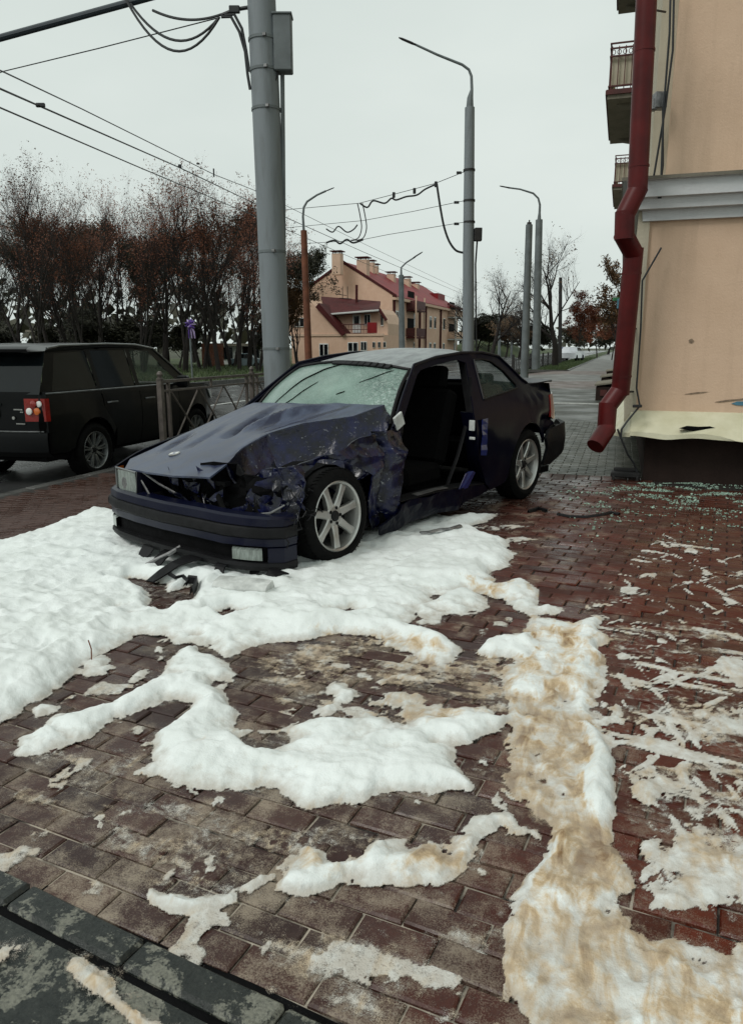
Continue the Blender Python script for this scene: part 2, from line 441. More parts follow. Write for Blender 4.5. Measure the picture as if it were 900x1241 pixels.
def tile_material(name, c1, c2, rot=0, bw=.2, bh=.1):
    m, t, b = nodes(name); n = N(t); P = n.pos()
    bt = n.new('ShaderNodeTexBrick'); n.put(bt.inputs['Vector'], n.map(P, (1, 1, 1), (0, 0, rot)))
    bt.inputs['Scale'].default_value = 1; bt.inputs['Brick Width'].default_value = bw; bt.inputs['Row Height'].default_value = bh
    bt.inputs['Mortar Size'].default_value = .006; bt.inputs['Color1'].default_value = (*c1, 1); bt.inputs['Color2'].default_value = (*c2, 1)
    bt.inputs['Mortar'].default_value = (.02, .02, .018, 1)
    c = n.mix(n.ramp(n.noise(P, .9, 6, .65), .35, .7, 0, .6), bt.outputs[0], tuple(k*.55 for k in c1))
    n.put(b.inputs['Base Color'], c)
    n.put(b.inputs['Roughness'], n.ramp(n.noise(P, 1.1, 4), .35, .65, .3, .6))
    n.put(b.inputs['Normal'], n.bump(bt.outputs[1], -.5, .005))
    return m
MAT = {}
MAT['brick'] = brick_material(); MAT['joint'] = joint_material(); MAT['foam'] = foam_material()
MAT['navy'] = paint_material('navy_paint', (.0022, .0026, .009), 0, .05, coat=.05, spec=.08)
MAT['bumper_navy'] = paint_material('scuffed_bumper_paint', (.003, .004, .016), 0, .12, coat=.15, spec=.2)
MAT['navy_film'] = paint_material('navy_paint_with_film', (.006, .008, .03), .42, .2, (.15, .19, .28), crease_shade=((-.66, .0, -.08, .02, .040), (-.70, .36, -.05, .10, .030), (-.02, -.56, .34, -.44, .014), (.06, -.34, .30, -.26, .012), (-.30, -.62, .22, -.60, .010)))
MAT['roof_film'] = paint_material('roof_paint_with_film', (.01, .012, .02), .8, .2, (.38, .42, .42))
MAT['blue'] = paint_material('blue_jamb_paint', (.008, .016, .11), 0, .2, coat=.6, spec=.4)
MAT['wreck'] = wreck_material(); MAT['screen'] = screen_material()
MAT['rubber'] = Mt('rubber', (.004, .004, .004), .85, spec=.12, var=.4, scale=18, bump=.3)
MAT['plastic'] = Mt('black_plastic', (.007, .007, .008), .5, spec=.2, var=.4, scale=12, bump=.25, bscale=30)
MAT['dark'] = Mt('dark_void', (.003, .003, .0035), .85, spec=.1, var=.5, scale=9, bump=.4)
MAT['cloth'] = Mt('dark_upholstery', (.0018, .0018, .002), .9, spec=.08, var=.3, scale=14, bump=.3)
MAT['alloy'] = Mt('alloy', (.46, .46, .44), .34, metal=.75, var=.2, scale=9, col2=(.30, .27, .22), lo=.55, hi=.8, bump=.12, bscale=25)
MAT['alloy_dull'] = Mt('dull_alloy', (.20, .21, .21), .35, metal=.7, var=.25, scale=9)
MAT['steel'] = Mt('bare_steel', (.22, .22, .22), .45, metal=.8, var=.4, scale=16, bump=.2)
MAT['lamp_glass'] = Mt('lamp_glass', (.20, .23, .21), .12, var=.35, scale=20, coat=.6, stretch=(1, 5, 1))
MAT['amber'] = Mt('amber_lens', (.55, .13, .02), .2, coat=.5, scale=15); MAT['red_lens'] = Mt('red_lens', (.22, .012, .008), .18, coat=.6, scale=15)
MAT['glassdark'] = Mt('tinted_glass', (.004, .006, .007), .06, var=.2, spec=.35)
MAT['glass'] = Mt('side_glass', (.05, .08, .07), .06, var=.3, alpha=.42)
MAT['suv'] = paint_material('black_paint', (.0015, .002, .0025), 0, .05, coat=.10, spec=.18)
MAT['white'] = Mt('white_paint', (.72, .73, .70), .55, scale=9); MAT['offwhite'] = Mt('dirty_white', (.5, .52, .5), .5, var=.3, scale=12, bump=.2)
MAT['peach'] = wall_material('peach_plaster', (.57, .405, .285), (.65, .475, .345))
MAT['cream'] = wall_material('cream_plaster', (.40, .36, .27), (.52, .48, .38), .5)
MAT['tin'] = Mt('painted_tin', (.50, .48, .33), .42, var=.15, scale=5, col2=(.60, .58, .43), bump=.5, bscale=5, world=True, bdist=.03, rvar=.1)
MAT['cornice'] = wall_material('grey_cornice', (.58, .60, .61), (.66, .67, .67), .3)
MAT['plinth'] = wall_material('dark_plinth', (.018, .011, .009), (.035, .022, .018), .5)
MAT['pipe'] = Mt('dark_red_paint', (.075, .005, .005), .42, var=.3, scale=4, bump=.15, bscale=9, spec=.25)
MAT['pole'] = Mt('grey_blue_paint', (.19, .215, .23), .6, var=.3, scale=2.2, bump=.25, bscale=24, stretch=(4, 4, .6), col2=(.135, .15, .155), lo=.5, hi=.78)
MAT['pole2'] = Mt('weathered_grey', (.13, .15, .155), .65, var=.25, scale=2, bump=.2)
MAT['rust'] = Mt('rusty_orange', (.14, .045, .02), .75, var=.35, scale=3, bump=.2)
MAT['wire'] = Mt('black_cable', (.014, .016, .018), .5, var=.2)
MAT['tubeblue'] = Mt('dark_blue_tube', (.020, .032, .042), .45, var=.2)
MAT['fence'] = Mt('brown_grey_paint', (.10, .085, .075), .6, var=.3, scale=9, bump=.15)
MAT['iron'] = Mt('dark_iron', (.015, .014, .014), .6, var=.3)
MAT['balcred'] = Mt('balcony_red', (.07, .012, .010), .6, var=.3)
MAT['concrete'] = wall_material('stained_concrete', (.16, .15, .12), (.24, .22, .18), .7)
MAT['road'] = wet_material('wet_asphalt', (.030, .031, .032), (.055, .056, .056), .5, .10, .5)
MAT['kerb'] = wet_material('kerb_stone', (.045, .045, .042), (.10, .10, .095), 2, .2, .6)
MAT['gutter'] = gutter_material()
MAT['greypave'] = tile_material('grey_paving', (.050, .056, .046), (.085, .088, .072), 0, .2, .1)
MAT['greybrick'] = Mt('grey_paver', (.040, .045, .036), .4, var=.45, scale=2.2, bump=.3, bscale=90, world=True, rvar=.15, col2=(.095, .098, .082), spec=.3)
MAT['redpave'] = Mt('red_asphalt', (.11, .075, .062), .45, var=.3, scale=.7, bump=.3, bscale=120, world=True, rvar=.15)
MAT['greyasph'] = Mt('grey_asphalt', (.13, .13, .12), .45, var=.25, scale=.5, bump=.3, bscale=120, world=True, rvar=.15)
MAT['grass'] = Mt('grass', (.030, .050, .014), .9, var=.4, scale=.9, col2=(.055, .070, .022), world=True, bump=.8, bscale=14, bdist=.05)
MAT['soil'] = Mt('soil', (.05, .055, .03), .95, var=.4, scale=.08, world=True)
MAT['house'] = wall_material('house_plaster', (.60, .40, .29), (.68, .48, .36), .2)
MAT['house2'] = wall_material('house_plaster_pale', (.55, .39, .285), (.62, .45, .34), .2)
MAT['roofred'] = Mt('red_metal_roof', (.20, .014, .016), .55, spec=.2, var=.25, scale=.6); MAT['roofdark'] = Mt('maroon_roof', (.065, .012, .012), .6, spec=.2, var=.25, scale=.8)
MAT['bark'] = Mt('bark', (.016, .012, .010), .9, var=.4, scale=4); MAT['barkfar'] = Mt('grey_bark', (.040, .034, .028), .9, var=.4, scale=4)
for k, a, c in (('leafrust', (.12, .034, .015), (.21, .065, .026)), ('leafdark', (.012, .014, .007), (.035, .034, .014)), ('leafbrown', (.07, .04, .018), (.14, .075, .03)), ('leafyel', (.13, .085, .02), (.22, .14, .035)), ('leafgreen', (.025, .05, .012), (.06, .09, .025))):
    m, t, b = nodes(k); n = N(t)
    n.put(b.inputs['Base Color'], n.mix(n.new('ShaderNodeNewGeometry').outputs['Random Per Island'], a, c)); b.inputs['Roughness'].default_value = .7
    MAT[k] = m
# ================================================================== THE SETTING
BOUND = 8.47                           # red paving ends here, grey paving begins
def sheet(name, x0, x1, y0, y1, z, mat, nx=1, ny=1, zf=None):
    mb = MB(); rows = []
    for j in range(ny+1):
        y = y0+(y1-y0)*j/ny
        rows.append([(x0+(x1-x0)*i/nx, y, (zf(x0+(x1-x0)*i/nx, y) if zf else 0)+z) for i in range(nx+1)])
    mb.strip(rows); return mb
def structure(mb, name, mat, **k): return tag(mb.build(name, mat, **k), kind='structure')
structure(sheet('ground', -700, 700, -300, 1400, -.62, 0), 'ground', MAT['soil'])
structure(sheet('road', -18.6, KERB+.02, -20, 420, ROADZ, 0), 'road', MAT['road'])
pav = structure(sheet('pavement', KERB, 9, -3, BOUND, -.010, 0, 40, 20, zg), 'pavement', MAT['joint'])
gpv = structure(sheet('grey_paving', KERB, .6, BOUND, 27, -.012, 0, 30, 30, zg), 'grey_paving', MAT['greypave'])
structure(sheet('crossing', KERB, 1, 27, 33, -.012, 0, 30, 2, zg), 'pavement_crossing', MAT['redpave'])
structure(sheet('crossing', KERB, 1, 33, 41, -.012, 0, 30, 2, zg), 'asphalt_crossing', MAT['greyasph'])
structure(sheet('crossing', KERB, 1, 41, 47, -.012, 0, 30, 2, zg), 'red_strip', MAT['redpave'])
structure(sheet('path', -3.0, 1.2, 47, 420, -.012, 0, 2, 20), 'footpath', MAT['greyasph'])
structure(sheet('verge', KERB, -3.12, 47, 420, .03, 0, 8, 20, zg), 'grass_strip', MAT['grass'])
structure(sheet('lane_paint', -12.2, -12.05, 6, 60, ROADZ+.005, 0), 'lane_marking', MAT['offwhite'])
structure(sheet('verge2', -60, -18.9, -10, 420, -.24, 0), 'grass_verge', MAT['grass'])
mb = MB()
for a, b_ in (((-3.12, 47), (-3.0, 420)), ((KERB, 46.9), (-3.0, 47.02))): mb.box(((a[0]+b_[0])/2, (a[1]+b_[1])/2, -.03), (b_[0]-a[0], b_[1]-a[1], .16))
structure(mb, 'path_edging', MAT['kerb'])
mb = MB(); mb.box((-18.75, 200, -.31), (.3, 440, .2)); structure(mb, 'far_kerb', MAT['kerb'])
kb = MB(); kb.box((KERB-.02, 200, -.45), (.06, 320, .34)); kb = structure(kb, 'kerb', MAT['kerb'])
me = None
for i in range(48):
    if me is None:
        mb = MB(); mb.bbox((0, 0, 0), (.15, .985, .28), .012); o = mb.build('kerb_stone', MAT['kerb'], kb, False); me = o.data
    else: o = bpy.data.objects.new('kerb_stone', me); COL.objects.link(o); o.parent = kb
    o.location = (KERB-.07, 3.5+i, -.25-.14+random.uniform(-.004, .004)); o.rotation_euler = (0, random.uniform(-.01, .01), random.uniform(-.006, .006))
wl = MB(); a, b_ = gp(668, 489.5), gp(722, 488); wl.box(((a.x+b_.x)/2-.5, (a.y+b_.y)/2, -.002), (3.2, .14, .02)); structure(wl, 'pale_kerb_line', MAT['offwhite'])

# ------------------------------------------------------------------ foam: outlines read off the photograph, laid on the ground with their own height
def vnoise(x, y, seed):
    xi = np.floor(x).astype(np.int64); yi = np.floor(y).astype(np.int64); fx = x-xi; fy = y-yi
    def h(a, b):
        k = (a*374761393+b*668265263+seed*2147483647) & 0xffffffff
        k = ((k ^ (k >> 13))*1274126177) & 0xffffffff
        return ((k ^ (k >> 16)) & 0xffff)/65535.0
    fx = fx*fx*fx*(fx*(fx*6-15)+10); fy = fy*fy*fy*(fy*(fy*6-15)+10)
    return (h(xi, yi)*(1-fx)+h(xi+1, yi)*fx)*(1-fy)+(h(xi, yi+1)*(1-fx)+h(xi+1, yi+1)*fx)*fy
def fbm(x, y, s, seed, o=4, g=.5):
    r = 0; a = 1; tot = 0
    for i in range(o): r = r+a*vnoise(x*s*2**i+i*17.3, y*s*2**i-i*9.1, seed+i); tot += a; a *= g
    return r/tot-.5
def billow(x, y, s, seed, o=3):
    r = 0; a = 1
    for i in range(o): r = r+a*np.abs(vnoise(x*s*2**i+i*5.7, y*s*2**i+i*3.9, seed+i)-.5)*2; a *= .5
    return 1-r/1.75
FOAM = [  # (thickness m, tint, outline)
 (.065, .0, [(-90,640),(0,650),(35,640),(60,630),(100,618),(135,610),(180,640),(300,640),(400,640),(470,640),(520,628),(560,628),(600,622),(590,632),(560,640),(585,648),(615,655),(628,672),(622,690),(600,695),(600,705),(640,700),(655,715),(657,735),(645,745),(630,735),(600,725),(560,712),(530,722),(510,738),(503,755),(540,768),(560,788),(552,803),(530,810),(500,806),(470,792),(455,776),(420,771),(400,776),(350,780),(300,790),(275,800),(255,790),(235,780),(215,785),(210,772),(180,770),(155,772),(148,785),(140,792),(110,805),(75,828),(60,842),(20,862),(0,878),(-90,910)]),
 (.055, .0, [(-90,760),(0,740),(60,725),(110,720),(150,745),(165,770),(148,785),(110,805),(75,828),(40,852),(0,878),(-90,910)]),
 (.052, .02, [(3,908),(12,893),(40,880),(70,865),(100,860),(140,850),(170,838),(190,825),(205,805),(215,790),(245,783),(265,795),(282,815),(270,838),(292,865),(280,880),(340,880),(370,868),(400,868),(440,865),(470,875),(500,868),(525,855),(570,850),(575,862),(595,865),(618,862),(620,872),(605,882),(570,890),(540,900),(545,915),(550,940),(565,955),(555,968),(530,965),(500,972),(470,972),(440,980),(400,978),(370,968),(330,960),(310,968),(270,965),(235,968),(205,955),(168,945),(175,915),(195,890),(225,868),(235,858),(215,852),(165,868),(140,878),(115,892),(75,908),(40,918),(12,918)]),
 (.045, .0, [(378,850),(378,868),(395,865),(410,855),(440,845),(430,825),(405,822),(395,830),(393,848)]),
 (.018, .3, [(440,830),(465,818),(500,820),(525,822),(515,832),(480,830),(455,838)]),
 (.020, .4, [(425,870),(440,850),(480,838),(540,850),(580,850),(600,862),(560,880),(500,880)]),
 (.020, .0, [(33,870),(40,855),(65,850),(82,853),(75,862),(50,868)]),
 (.022, .0, [(88,818),(105,802),(130,798),(140,808),(130,816),(105,822)]),
 (.020, .0, [(150,830),(160,816),(178,815),(180,822),(165,830),(152,832)]),
 (.020, .0, [(180,795),(190,785),(203,790),(200,803),(188,806)]),
 (.030, .0, [(570,915),(585,906),(595,912),(592,930),(580,938),(572,930)]),
 (.035, .05, [(505,735),(535,715),(560,712),(590,722),(600,735),(570,745),(545,750),(540,760),(510,755)]),
 (.017, .46, [(575,790),(600,775),(630,768),(645,745),(660,750),(690,760),(720,745),(738,770),(735,800),(730,850),(715,880),(720,910),(742,940),(745,980),(740,1020),(750,1060),(755,1110),(770,1140),(800,1160),(850,1180),(900,1180),(960,1190),(960,1290),(650,1290),(625,1190),(612,1140),(622,1080),(640,1040),(655,1010),(625,975),(602,930),(615,880),(600,830),(610,800),(590,800)]),
 (.042, .10, [(575,792),(588,778),(615,772),(645,768),(655,788),(640,808),(612,803),(592,802)]),
 (.040, .24, [(632,760),(648,745),(668,752),(690,760),(712,748),(728,752),(738,772),(733,800),(726,840),(708,868),(690,862),(676,845),(655,862),(638,850),(612,838),(606,822),(628,806),(645,790)]),
 (.016, .80, [(602,935),(612,890),(628,862),(650,852),(690,868),(697,925),(692,985),(660,1002),(628,980)]),
 (.052, .08, [(686,872),(705,872),(720,890),(736,922),(747,960),(748,990),(738,1018),(716,1008),(702,968),(690,925)]),
 (.022, .50, [(655,1000),(700,985),(740,1012),(752,1060),(758,1115),(700,1112),(625,1132),(640,1050)]),
 (.045, .14, [(638,1045),(655,1005),(672,985),(692,982),(684,1020),(668,1062),(655,1100),(628,1128),(614,1112),(626,1075)]),
 (.015, .42, [(612,1130),(640,1108),(700,1112),(762,1108),(780,1140),(812,1165),(850,1180),(900,1180),(960,1190),(960,1290),(650,1290),(630,1215)]),
 (.055, .02, [(637,840),(640,815),(655,808),(670,815),(673,845),(660,862),(645,858)]),
 (.050, .02, [(575,793),(590,778),(625,770),(650,772),(650,790),(620,800),(590,802)]),
 (.035, .02, [(600,715),(640,700),(655,715),(660,735),(685,738),(680,748),(650,750),(625,738)]),
 (.055, .08, [(690,890),(715,895),(742,940),(745,985),(722,985),(700,960),(690,930)]),
 (.044, .16, [(320,1095),(340,1060),(360,1040),(375,1030),(395,1038),(405,1045),(430,1035),(455,1020),(475,1025),(490,1040),(520,1030),(540,1010),(560,995),(600,985),(640,990),(660,1000),(640,1015),(600,1010),(575,1020),(570,1040),(575,1050),(560,1080),(540,1095),(500,1090),(460,1085),(430,1080),(400,1090),(360,1100)]),
 (.050, .0, [(360,1060),(362,1038),(375,1030),(392,1040),(398,1062),(380,1075)]),
 (.045, .0, [(440,1055),(440,1035),(455,1021),(472,1026),(485,1050),(465,1065)]),
 (.034, .16, [(168,1080),(180,1075),(220,1080),(260,1085),(300,1068),(325,1065),(335,1075),(300,1090),(270,1105),(230,1118),(200,1105),(175,1095)]),
 (.045, .36, [(62,1185),(75,1162),(110,1175),(160,1205),(185,1225),(215,1252),(150,1250),(110,1215)]),
 (.03, .27, [(-30,1140),(20,1140),(28,1158),(5,1175),(-30,1180)]),
 (.018, .28, [(820,920),(835,960),(850,990),(835,1025),(790,1040),(765,1062),(775,1090),(810,1108),(860,1112),(940,1115),(940,1050),(885,1040),(872,1010),(860,970),(845,930)]),
 (.015, .40, [(790,1150),(840,1140),(940,1135),(940,1290),(760,1290),(765,1200)]),
 (.013, .25, [(700,870),(740,858),(800,878),(770,898),(715,908)]), (.012, .25, [(752,945),(800,928),(832,958),(795,985),(760,978)]), (.012, .3, [(758,1012),(820,1000),(920,1020),(920,1062),(830,1062),(780,1052)]), (.012, .25, [(830,850),(920,862),(920,892),(850,888)]), (.012, .15, [(715,800),(740,815),(745,850),(728,868),(716,840)]),
 (.012, .1, [(680,748),(720,730),(755,712),(775,712),(788,722),(760,728),(720,740)]),
 (.022, .0, [(735,800),(742,793),(765,795),(770,802),(755,806)]),
 (.022, .0, [(785,800),(790,793),(815,797),(812,804),(795,806)]),
 (.018, .0, [(838,805),(845,799),(855,801),(852,808)]),
 (.024, .0, [(728,885),(735,877),(750,882),(748,892),(735,894)]),
 (.012, .0, [(795,775),(805,770),(820,778),(812,784)]),
 (.010, .1, [(795,655),(815,652),(835,662),(850,672),(838,675),(812,664)]),
 (.010, .1, [(848,690),(862,692),(876,704),(866,708),(852,700)]),
 (.010, .1, [(868,715),(890,722),(905,735),(890,738)]),
 (.012, .2, [(840,800),(870,790),(920,800),(920,830),(880,822),(855,815)]),
 (.010, .15, [(560,640),(600,634),(640,638),(600,644)]), (.010, .15, [(585,655),(630,650),(660,655),(630,660)]),
]
HOLES = [[(140,707),(165,701),(200,708),(215,716),(240,708),(240,735),(205,744),(186,737),(195,722),(175,713)],
         [(268,742),(285,738),(308,745),(290,752)], [(290,892),(310,882),(347,886),(350,895),(325,908),(300,905)],
         [(395,745),(430,738),(440,742),(410,750)], [(415,790),(450,784),(470,795),(440,800)]]
BROWN = [(.75, [(600,930),(615,880),(640,860),(665,850),(690,880),(690,940),(680,990),(650,1000),(625,975)]),
         (.75, [(690,985),(720,985),(742,1000),(735,1060),(700,1080),(670,1060),(680,1010)]),
         (.55, [(625,1140),(700,1110),(750,1110),(800,1165),(780,1241),(650,1290)]),
         (.5, [(655,770),(690,770),(700,850),(660,890),(640,860)]),
         (.7, [(490,1040),(545,1025),(570,1040),(560,1070),(520,1075)]), (.4, [(360,1060),(365,1040),(385,1040),(388,1065)]),
         (.5, [(285,885),(350,880),(360,900),(320,915)]), (.45, [(430,850),(500,835),(560,845),(560,870),(480,885)]),
         (.35, [(380,770),(470,770),(560,800),(500,815),(420,790)]), (.4, [(560,705),(640,695),(660,730),(600,735)]),
         (.3, [(240,985),(300,955),(420,975),(420,995)]), (.35, [(520,755),(545,755),(550,775),(520,775)])]
FILM = [(.44, .55, [(370,775),(470,770),(560,800),(610,790),(640,830),(620,875),(560,850),(430,835),(330,860),(290,800)]),
        (.45, .75, [(600,930),(612,870),(640,850),(695,870),(700,960),(690,1000),(655,1010),(620,985)]),
        (.36, .35, [(700,760),(900,740),(960,860),(960,1120),(780,1100),(752,1010),(730,900),(740,800)]),
        (.38, .30, [(840,780),(960,770),(960,860),(880,840)]), (.42, .25, [(760,900),(960,930),(960,1120),(800,1110),(770,1060),(830,1000)]),
        (.30, .40, [(60,870),(200,900),(180,950),(330,990),(560,990),(620,960),(640,1050),(560,1100),(420,1120),(180,1120),(60,1010),(0,980),(0,930)]),
        (.38, .40, [(300,1120),(620,1120),(650,1290),(420,1290),(330,1200)])]
def poly_w(P): return np.array([tuple(gp(*p))[:2] for p in P])
def sdf(X, Y, P):
    d = np.full(X.shape, 1e9); ins = np.zeros(X.shape, bool); n = len(P)
    for i in range(n):
        a = P[i]; b_ = P[(i+1) % n]; e = b_-a; L = max(1e-9, e@e)
        t = np.clip(((X-a[0])*e[0]+(Y-a[1])*e[1])/L, 0, 1)
        d = np.minimum(d, (X-a[0]-t*e[0])**2+(Y-a[1]-t*e[1])**2)
        if abs(e[1]) > 1e-12: ins ^= ((a[1] > Y) != (b_[1] > Y)) & (X < e[0]*(Y-a[1])/e[1]+a[0])
    d = np.sqrt(d); return np.where(ins, d, -d)
def make_foam():
    k = np.arange(-.74, .80, .0034); yy = [1.0]
    while yy[-1] < 7.4: yy.append(yy[-1]*1.0042)
    yy = np.array(yy); CX = k[None, :]*yy[:, None]; CY = np.repeat(yy[:, None], len(k), 1)
    X = CX*cY-CY*sY; Y = CX*sY+CY*cY; sh = X.shape
    X = X.ravel(); Y = Y.ravel()
    wx = X+.075*fbm(X, Y, 7, 11, 4, .5)+.10*fbm(X, Y, 2.6, 13, 2); wy = Y+.075*fbm(X, Y, 7, 37, 4, .5)+.10*fbm(X, Y, 2.6, 39, 2)
    H = np.full(X.shape, -.03); DD = np.full(X.shape, -9.0); T = np.zeros(X.shape)
    thick = np.zeros(X.shape)
    for th, ti, P in FOAM:
        Pw = poly_w(P); m = (X > Pw[:, 0].min()-.15) & (X < Pw[:, 0].max()+.15) & (Y > Pw[:, 1].min()-.15) & (Y < Pw[:, 1].max()+.15)
        if not m.any(): continue
        d = sdf(wx[m], wy[m], Pw); wd = th*2.7+.012
        t = np.clip(d/wd, 0, 1); h = np.where(d > 0, th*np.clip(1-(1-t)**2, 0, 1)**.95, np.maximum(d*.4, -.03))
        old = H[m]; tk = thick[m]
        up = h > old; H[m] = np.where((old > 0) & (h > 0), np.maximum(old, h)+.25*np.minimum(old, h), np.maximum(old, h))
        DD[m] = np.maximum(DD[m], d); tt = T[m]; tt[up] = ti; T[m] = tt; thick[m] = np.maximum(tk, np.where(h > 0, th, 0))
    for P in HOLES:
        Pw = poly_w(P); m = (X > Pw[:, 0].min()-.1) & (X < Pw[:, 0].max()+.1) & (Y > Pw[:, 1].min()-.1) & (Y < Pw[:, 1].max()+.1)
        d = sdf(wx[m], wy[m], Pw); H[m] = np.minimum(H[m], np.where(d > 0, -.03, -d*.9))
    bl = billow(wx, wy, 7, 5); f1 = fbm(X, Y, 3, 71, 4); f2 = fbm(X, Y, 26, 91, 4, .6)
    inside = H > 0
    hh = np.where(H > 0, H*(.55+.60*bl+.9*f1), H)+.006*f2*np.clip(H/.02, 0, 1)+.0035*f2
    # ragged rims, pits and torn-off lumps
    hh = hh-np.clip(.12*(fbm(X, Y, 9, 401, 5, .6)-.005), 0, .06)*np.clip((.05-hh)/.05, 0, 1)*np.where(T > .25, .45, 1)
    hh = np.where(H > .02, hh+.022*np.clip(fbm(X, Y, 13, 421, 2)+.05, 0, .4), hh)
    # thin foam breaks up
    thin = np.clip(1-thick/.03, 0, 1)
    hh = hh-.020*np.clip(fbm(X*1.0, Y*1.0, 11, 131, 5, .65)+.02, 0, 1)*(.4+thin)*4*np.clip(.045-H, 0, .045)/.045
    # muddy track: furrows along its length
    for tv, P in BROWN:
        Pw = poly_w(P); m = (X > Pw[:, 0].min()-.2) & (X < Pw[:, 0].max()+.2) & (Y > Pw[:, 1].min()-.2) & (Y < Pw[:, 1].max()+.2)
        d = sdf(wx[m], wy[m], Pw); kx = np.clip(d/.10+.5, 0, 1); T[m] = np.maximum(T[m], tv*kx*(.75+1.6*fbm(X[m]*1.5, Y[m], 5, 55, 4))+T[m]*(1-kx))
        hh[m] = np.where(hh[m] > 0, hh[m]*(1-.40*kx)+.020*kx*fbm(X[m]*2.4, Y[m]*.8, 9, 17, 4), hh[m])
    # splashes and streaks flung over the right-hand paving, scraps elsewhere
    pxr = poly_w([(690,740),(740,690),(800,640),(960,690),(960,1290),(770,1250),(745,1000),(720,880),(735,790)])
    m = np.clip(sdf(X, Y, pxr)/.25, 0, 1)
    a1, a2 = R(20), R(-52)
    def aniso(a, sx, sy, seed): return fbm((X*math.cos(a)+Y*math.sin(a))*sx, (-X*math.sin(a)+Y*math.cos(a))*sy, 1, seed, 4, .55)
    st = np.maximum(np.maximum(aniso(R(-12), 3.5, 22, 201), aniso(R(55), 4, 24, 207)), aniso(R(-70), 4.5, 24, 213))
    nearw = np.clip((4.6-Y)/2.6, 0, 1)
    st = np.where(m > 0, (st-.200+.105*m*nearw+.16*(fbm(X, Y, 2.2, 221, 3)))*.09-.03*(1-np.clip(m*4, 0, 1)), -.03)
    pxs = poly_w([(150,760),(560,770),(640,720),(760,740),(760,1000),(640,1290),(-50,1290),(-50,900)])
    m2 = np.clip(sdf(X, Y, pxs)/.2, 0, 1)
    sc = np.where(m2 > 0, (fbm(X, Y, 8, 233, 4, .55)-.155)*.06-.02*(1-np.clip(m2*3, 0, 1)), -.03)
    sc = np.clip(sc, -1, .0045); ex = np.maximum(np.clip(st, -1, .008), sc)
    newb = (ex > 0) & (hh <= .002); hh = np.maximum(hh, ex); T[newb] = .12+.25*np.clip(fbm(X[newb], Y[newb], 4, 301, 3)+.3, 0, 1)
    # bubble film: a broken skirt round every patch and smears between them
    skirt = (DD > -.07*(1+1.2*fbm(X, Y, 5, 511, 3))) & (hh < .003)
    thinv = np.where(hh < .010, np.clip(.86-hh/.0105*.86, 0, .86), 0.0); thinv = np.where(skirt, np.clip(.80+.22*np.clip(-DD, 0, .07)/.07, .8, 1.05), thinv)
    T = np.where(skirt, np.maximum(T, .22), T); hh = np.where(skirt, .0028+.0012*f2, hh)
    for cov, tv, P in FILM:
        Pw = poly_w(P); m = (X > Pw[:, 0].min()-.1) & (X < Pw[:, 0].max()+.1) & (Y > Pw[:, 1].min()-.1) & (Y < Pw[:, 1].max()+.1)
        d = sdf(wx[m], wy[m], Pw); s_ = np.clip(d/.12+.3, 0, 1)*(.55+1.5*fbm(X[m]*1.2, Y[m]*3.2, 4, 523, 4, .6))
        on = (hh[m] < .003) & (s_ > .18); h_ = hh[m]; h_[on] = .0030+.001*f2[m][on]; hh[m] = h_
        q_ = thinv[m]; q_[on] = np.clip(1.0-cov*s_[on]*1.25, .50, 1); thinv[m] = q_; t_ = T[m]; t_[on] = tv; T[m] = t_
    keep = hh > -.009
    # far rim of the bubble film
    Z = np.array([zg(a, 0) for a in X])+np.clip(hh, -.012, .3)
    idx = np.arange(len(X)).reshape(sh); kq = keep.reshape(sh)
    q = ((hh > -.002).reshape(sh)[:-1, :-1] | (hh > -.002).reshape(sh)[1:, 1:] | (hh > -.002).reshape(sh)[1:, :-1] | (hh > -.002).reshape(sh)[:-1, 1:])
    f = np.stack([idx[:-1, :-1][q], idx[:-1, 1:][q], idx[1:, 1:][q], idx[1:, :-1][q]], 1)
    used = np.unique(f); re = np.full(len(X), -1); re[used] = np.arange(len(used)); f = re[f]
    me = bpy.data.meshes.new('foam'); me.vertices.add(len(used)); me.vertices.foreach_set('co', np.stack([X[used], Y[used], Z[used]], 1).astype(np.float32).ravel())
    me.loops.add(f.size); me.loops.foreach_set('vertex_index', f.ravel().astype(np.int32))
    me.polygons.add(len(f)); me.polygons.foreach_set('loop_start', np.arange(0, f.size, 4, dtype=np.int32)); me.polygons.foreach_set('loop_total', np.full(len(f), 4, np.int32))
    me.update(calc_edges=True); me.polygons.foreach_set('use_smooth', np.ones(len(f), bool))
    for nm, arr in (('tint', T[used]), ('thin', thinv[used]), ('low', np.clip(1-hh[used]/.050, 0, 1))):
        at = me.attributes.new(nm, 'FLOAT', 'POINT'); at.data.foreach_set('value', arr.astype(np.float32))
    me.materials.append(MAT['foam']); me.update()
    o = bpy.data.objects.new('foam', me); COL.objects.link(o)
    tag(o, 'white firefighting foam lying in thick drifts over the red paving, muddy tan along a track', 'foam', kind='stuff')
    global foam_h
    Hg = np.where(hh > 0, hh, 0).reshape(sh)
    def foam_h(p, q):
        cx_ = p*cY+q*sY; cy_ = -p*sY+q*cY
        if cy_ < 1.0 or cy_ > 7.3: return 0
        j = int(round((cx_/cy_+.74)/.0034)); i = int(round(math.log(cy_)/math.log(1.0042)))
        return float(Hg[i, j]) if 0 <= i < sh[0] and 0 <= j < sh[1] else 0
make_foam()

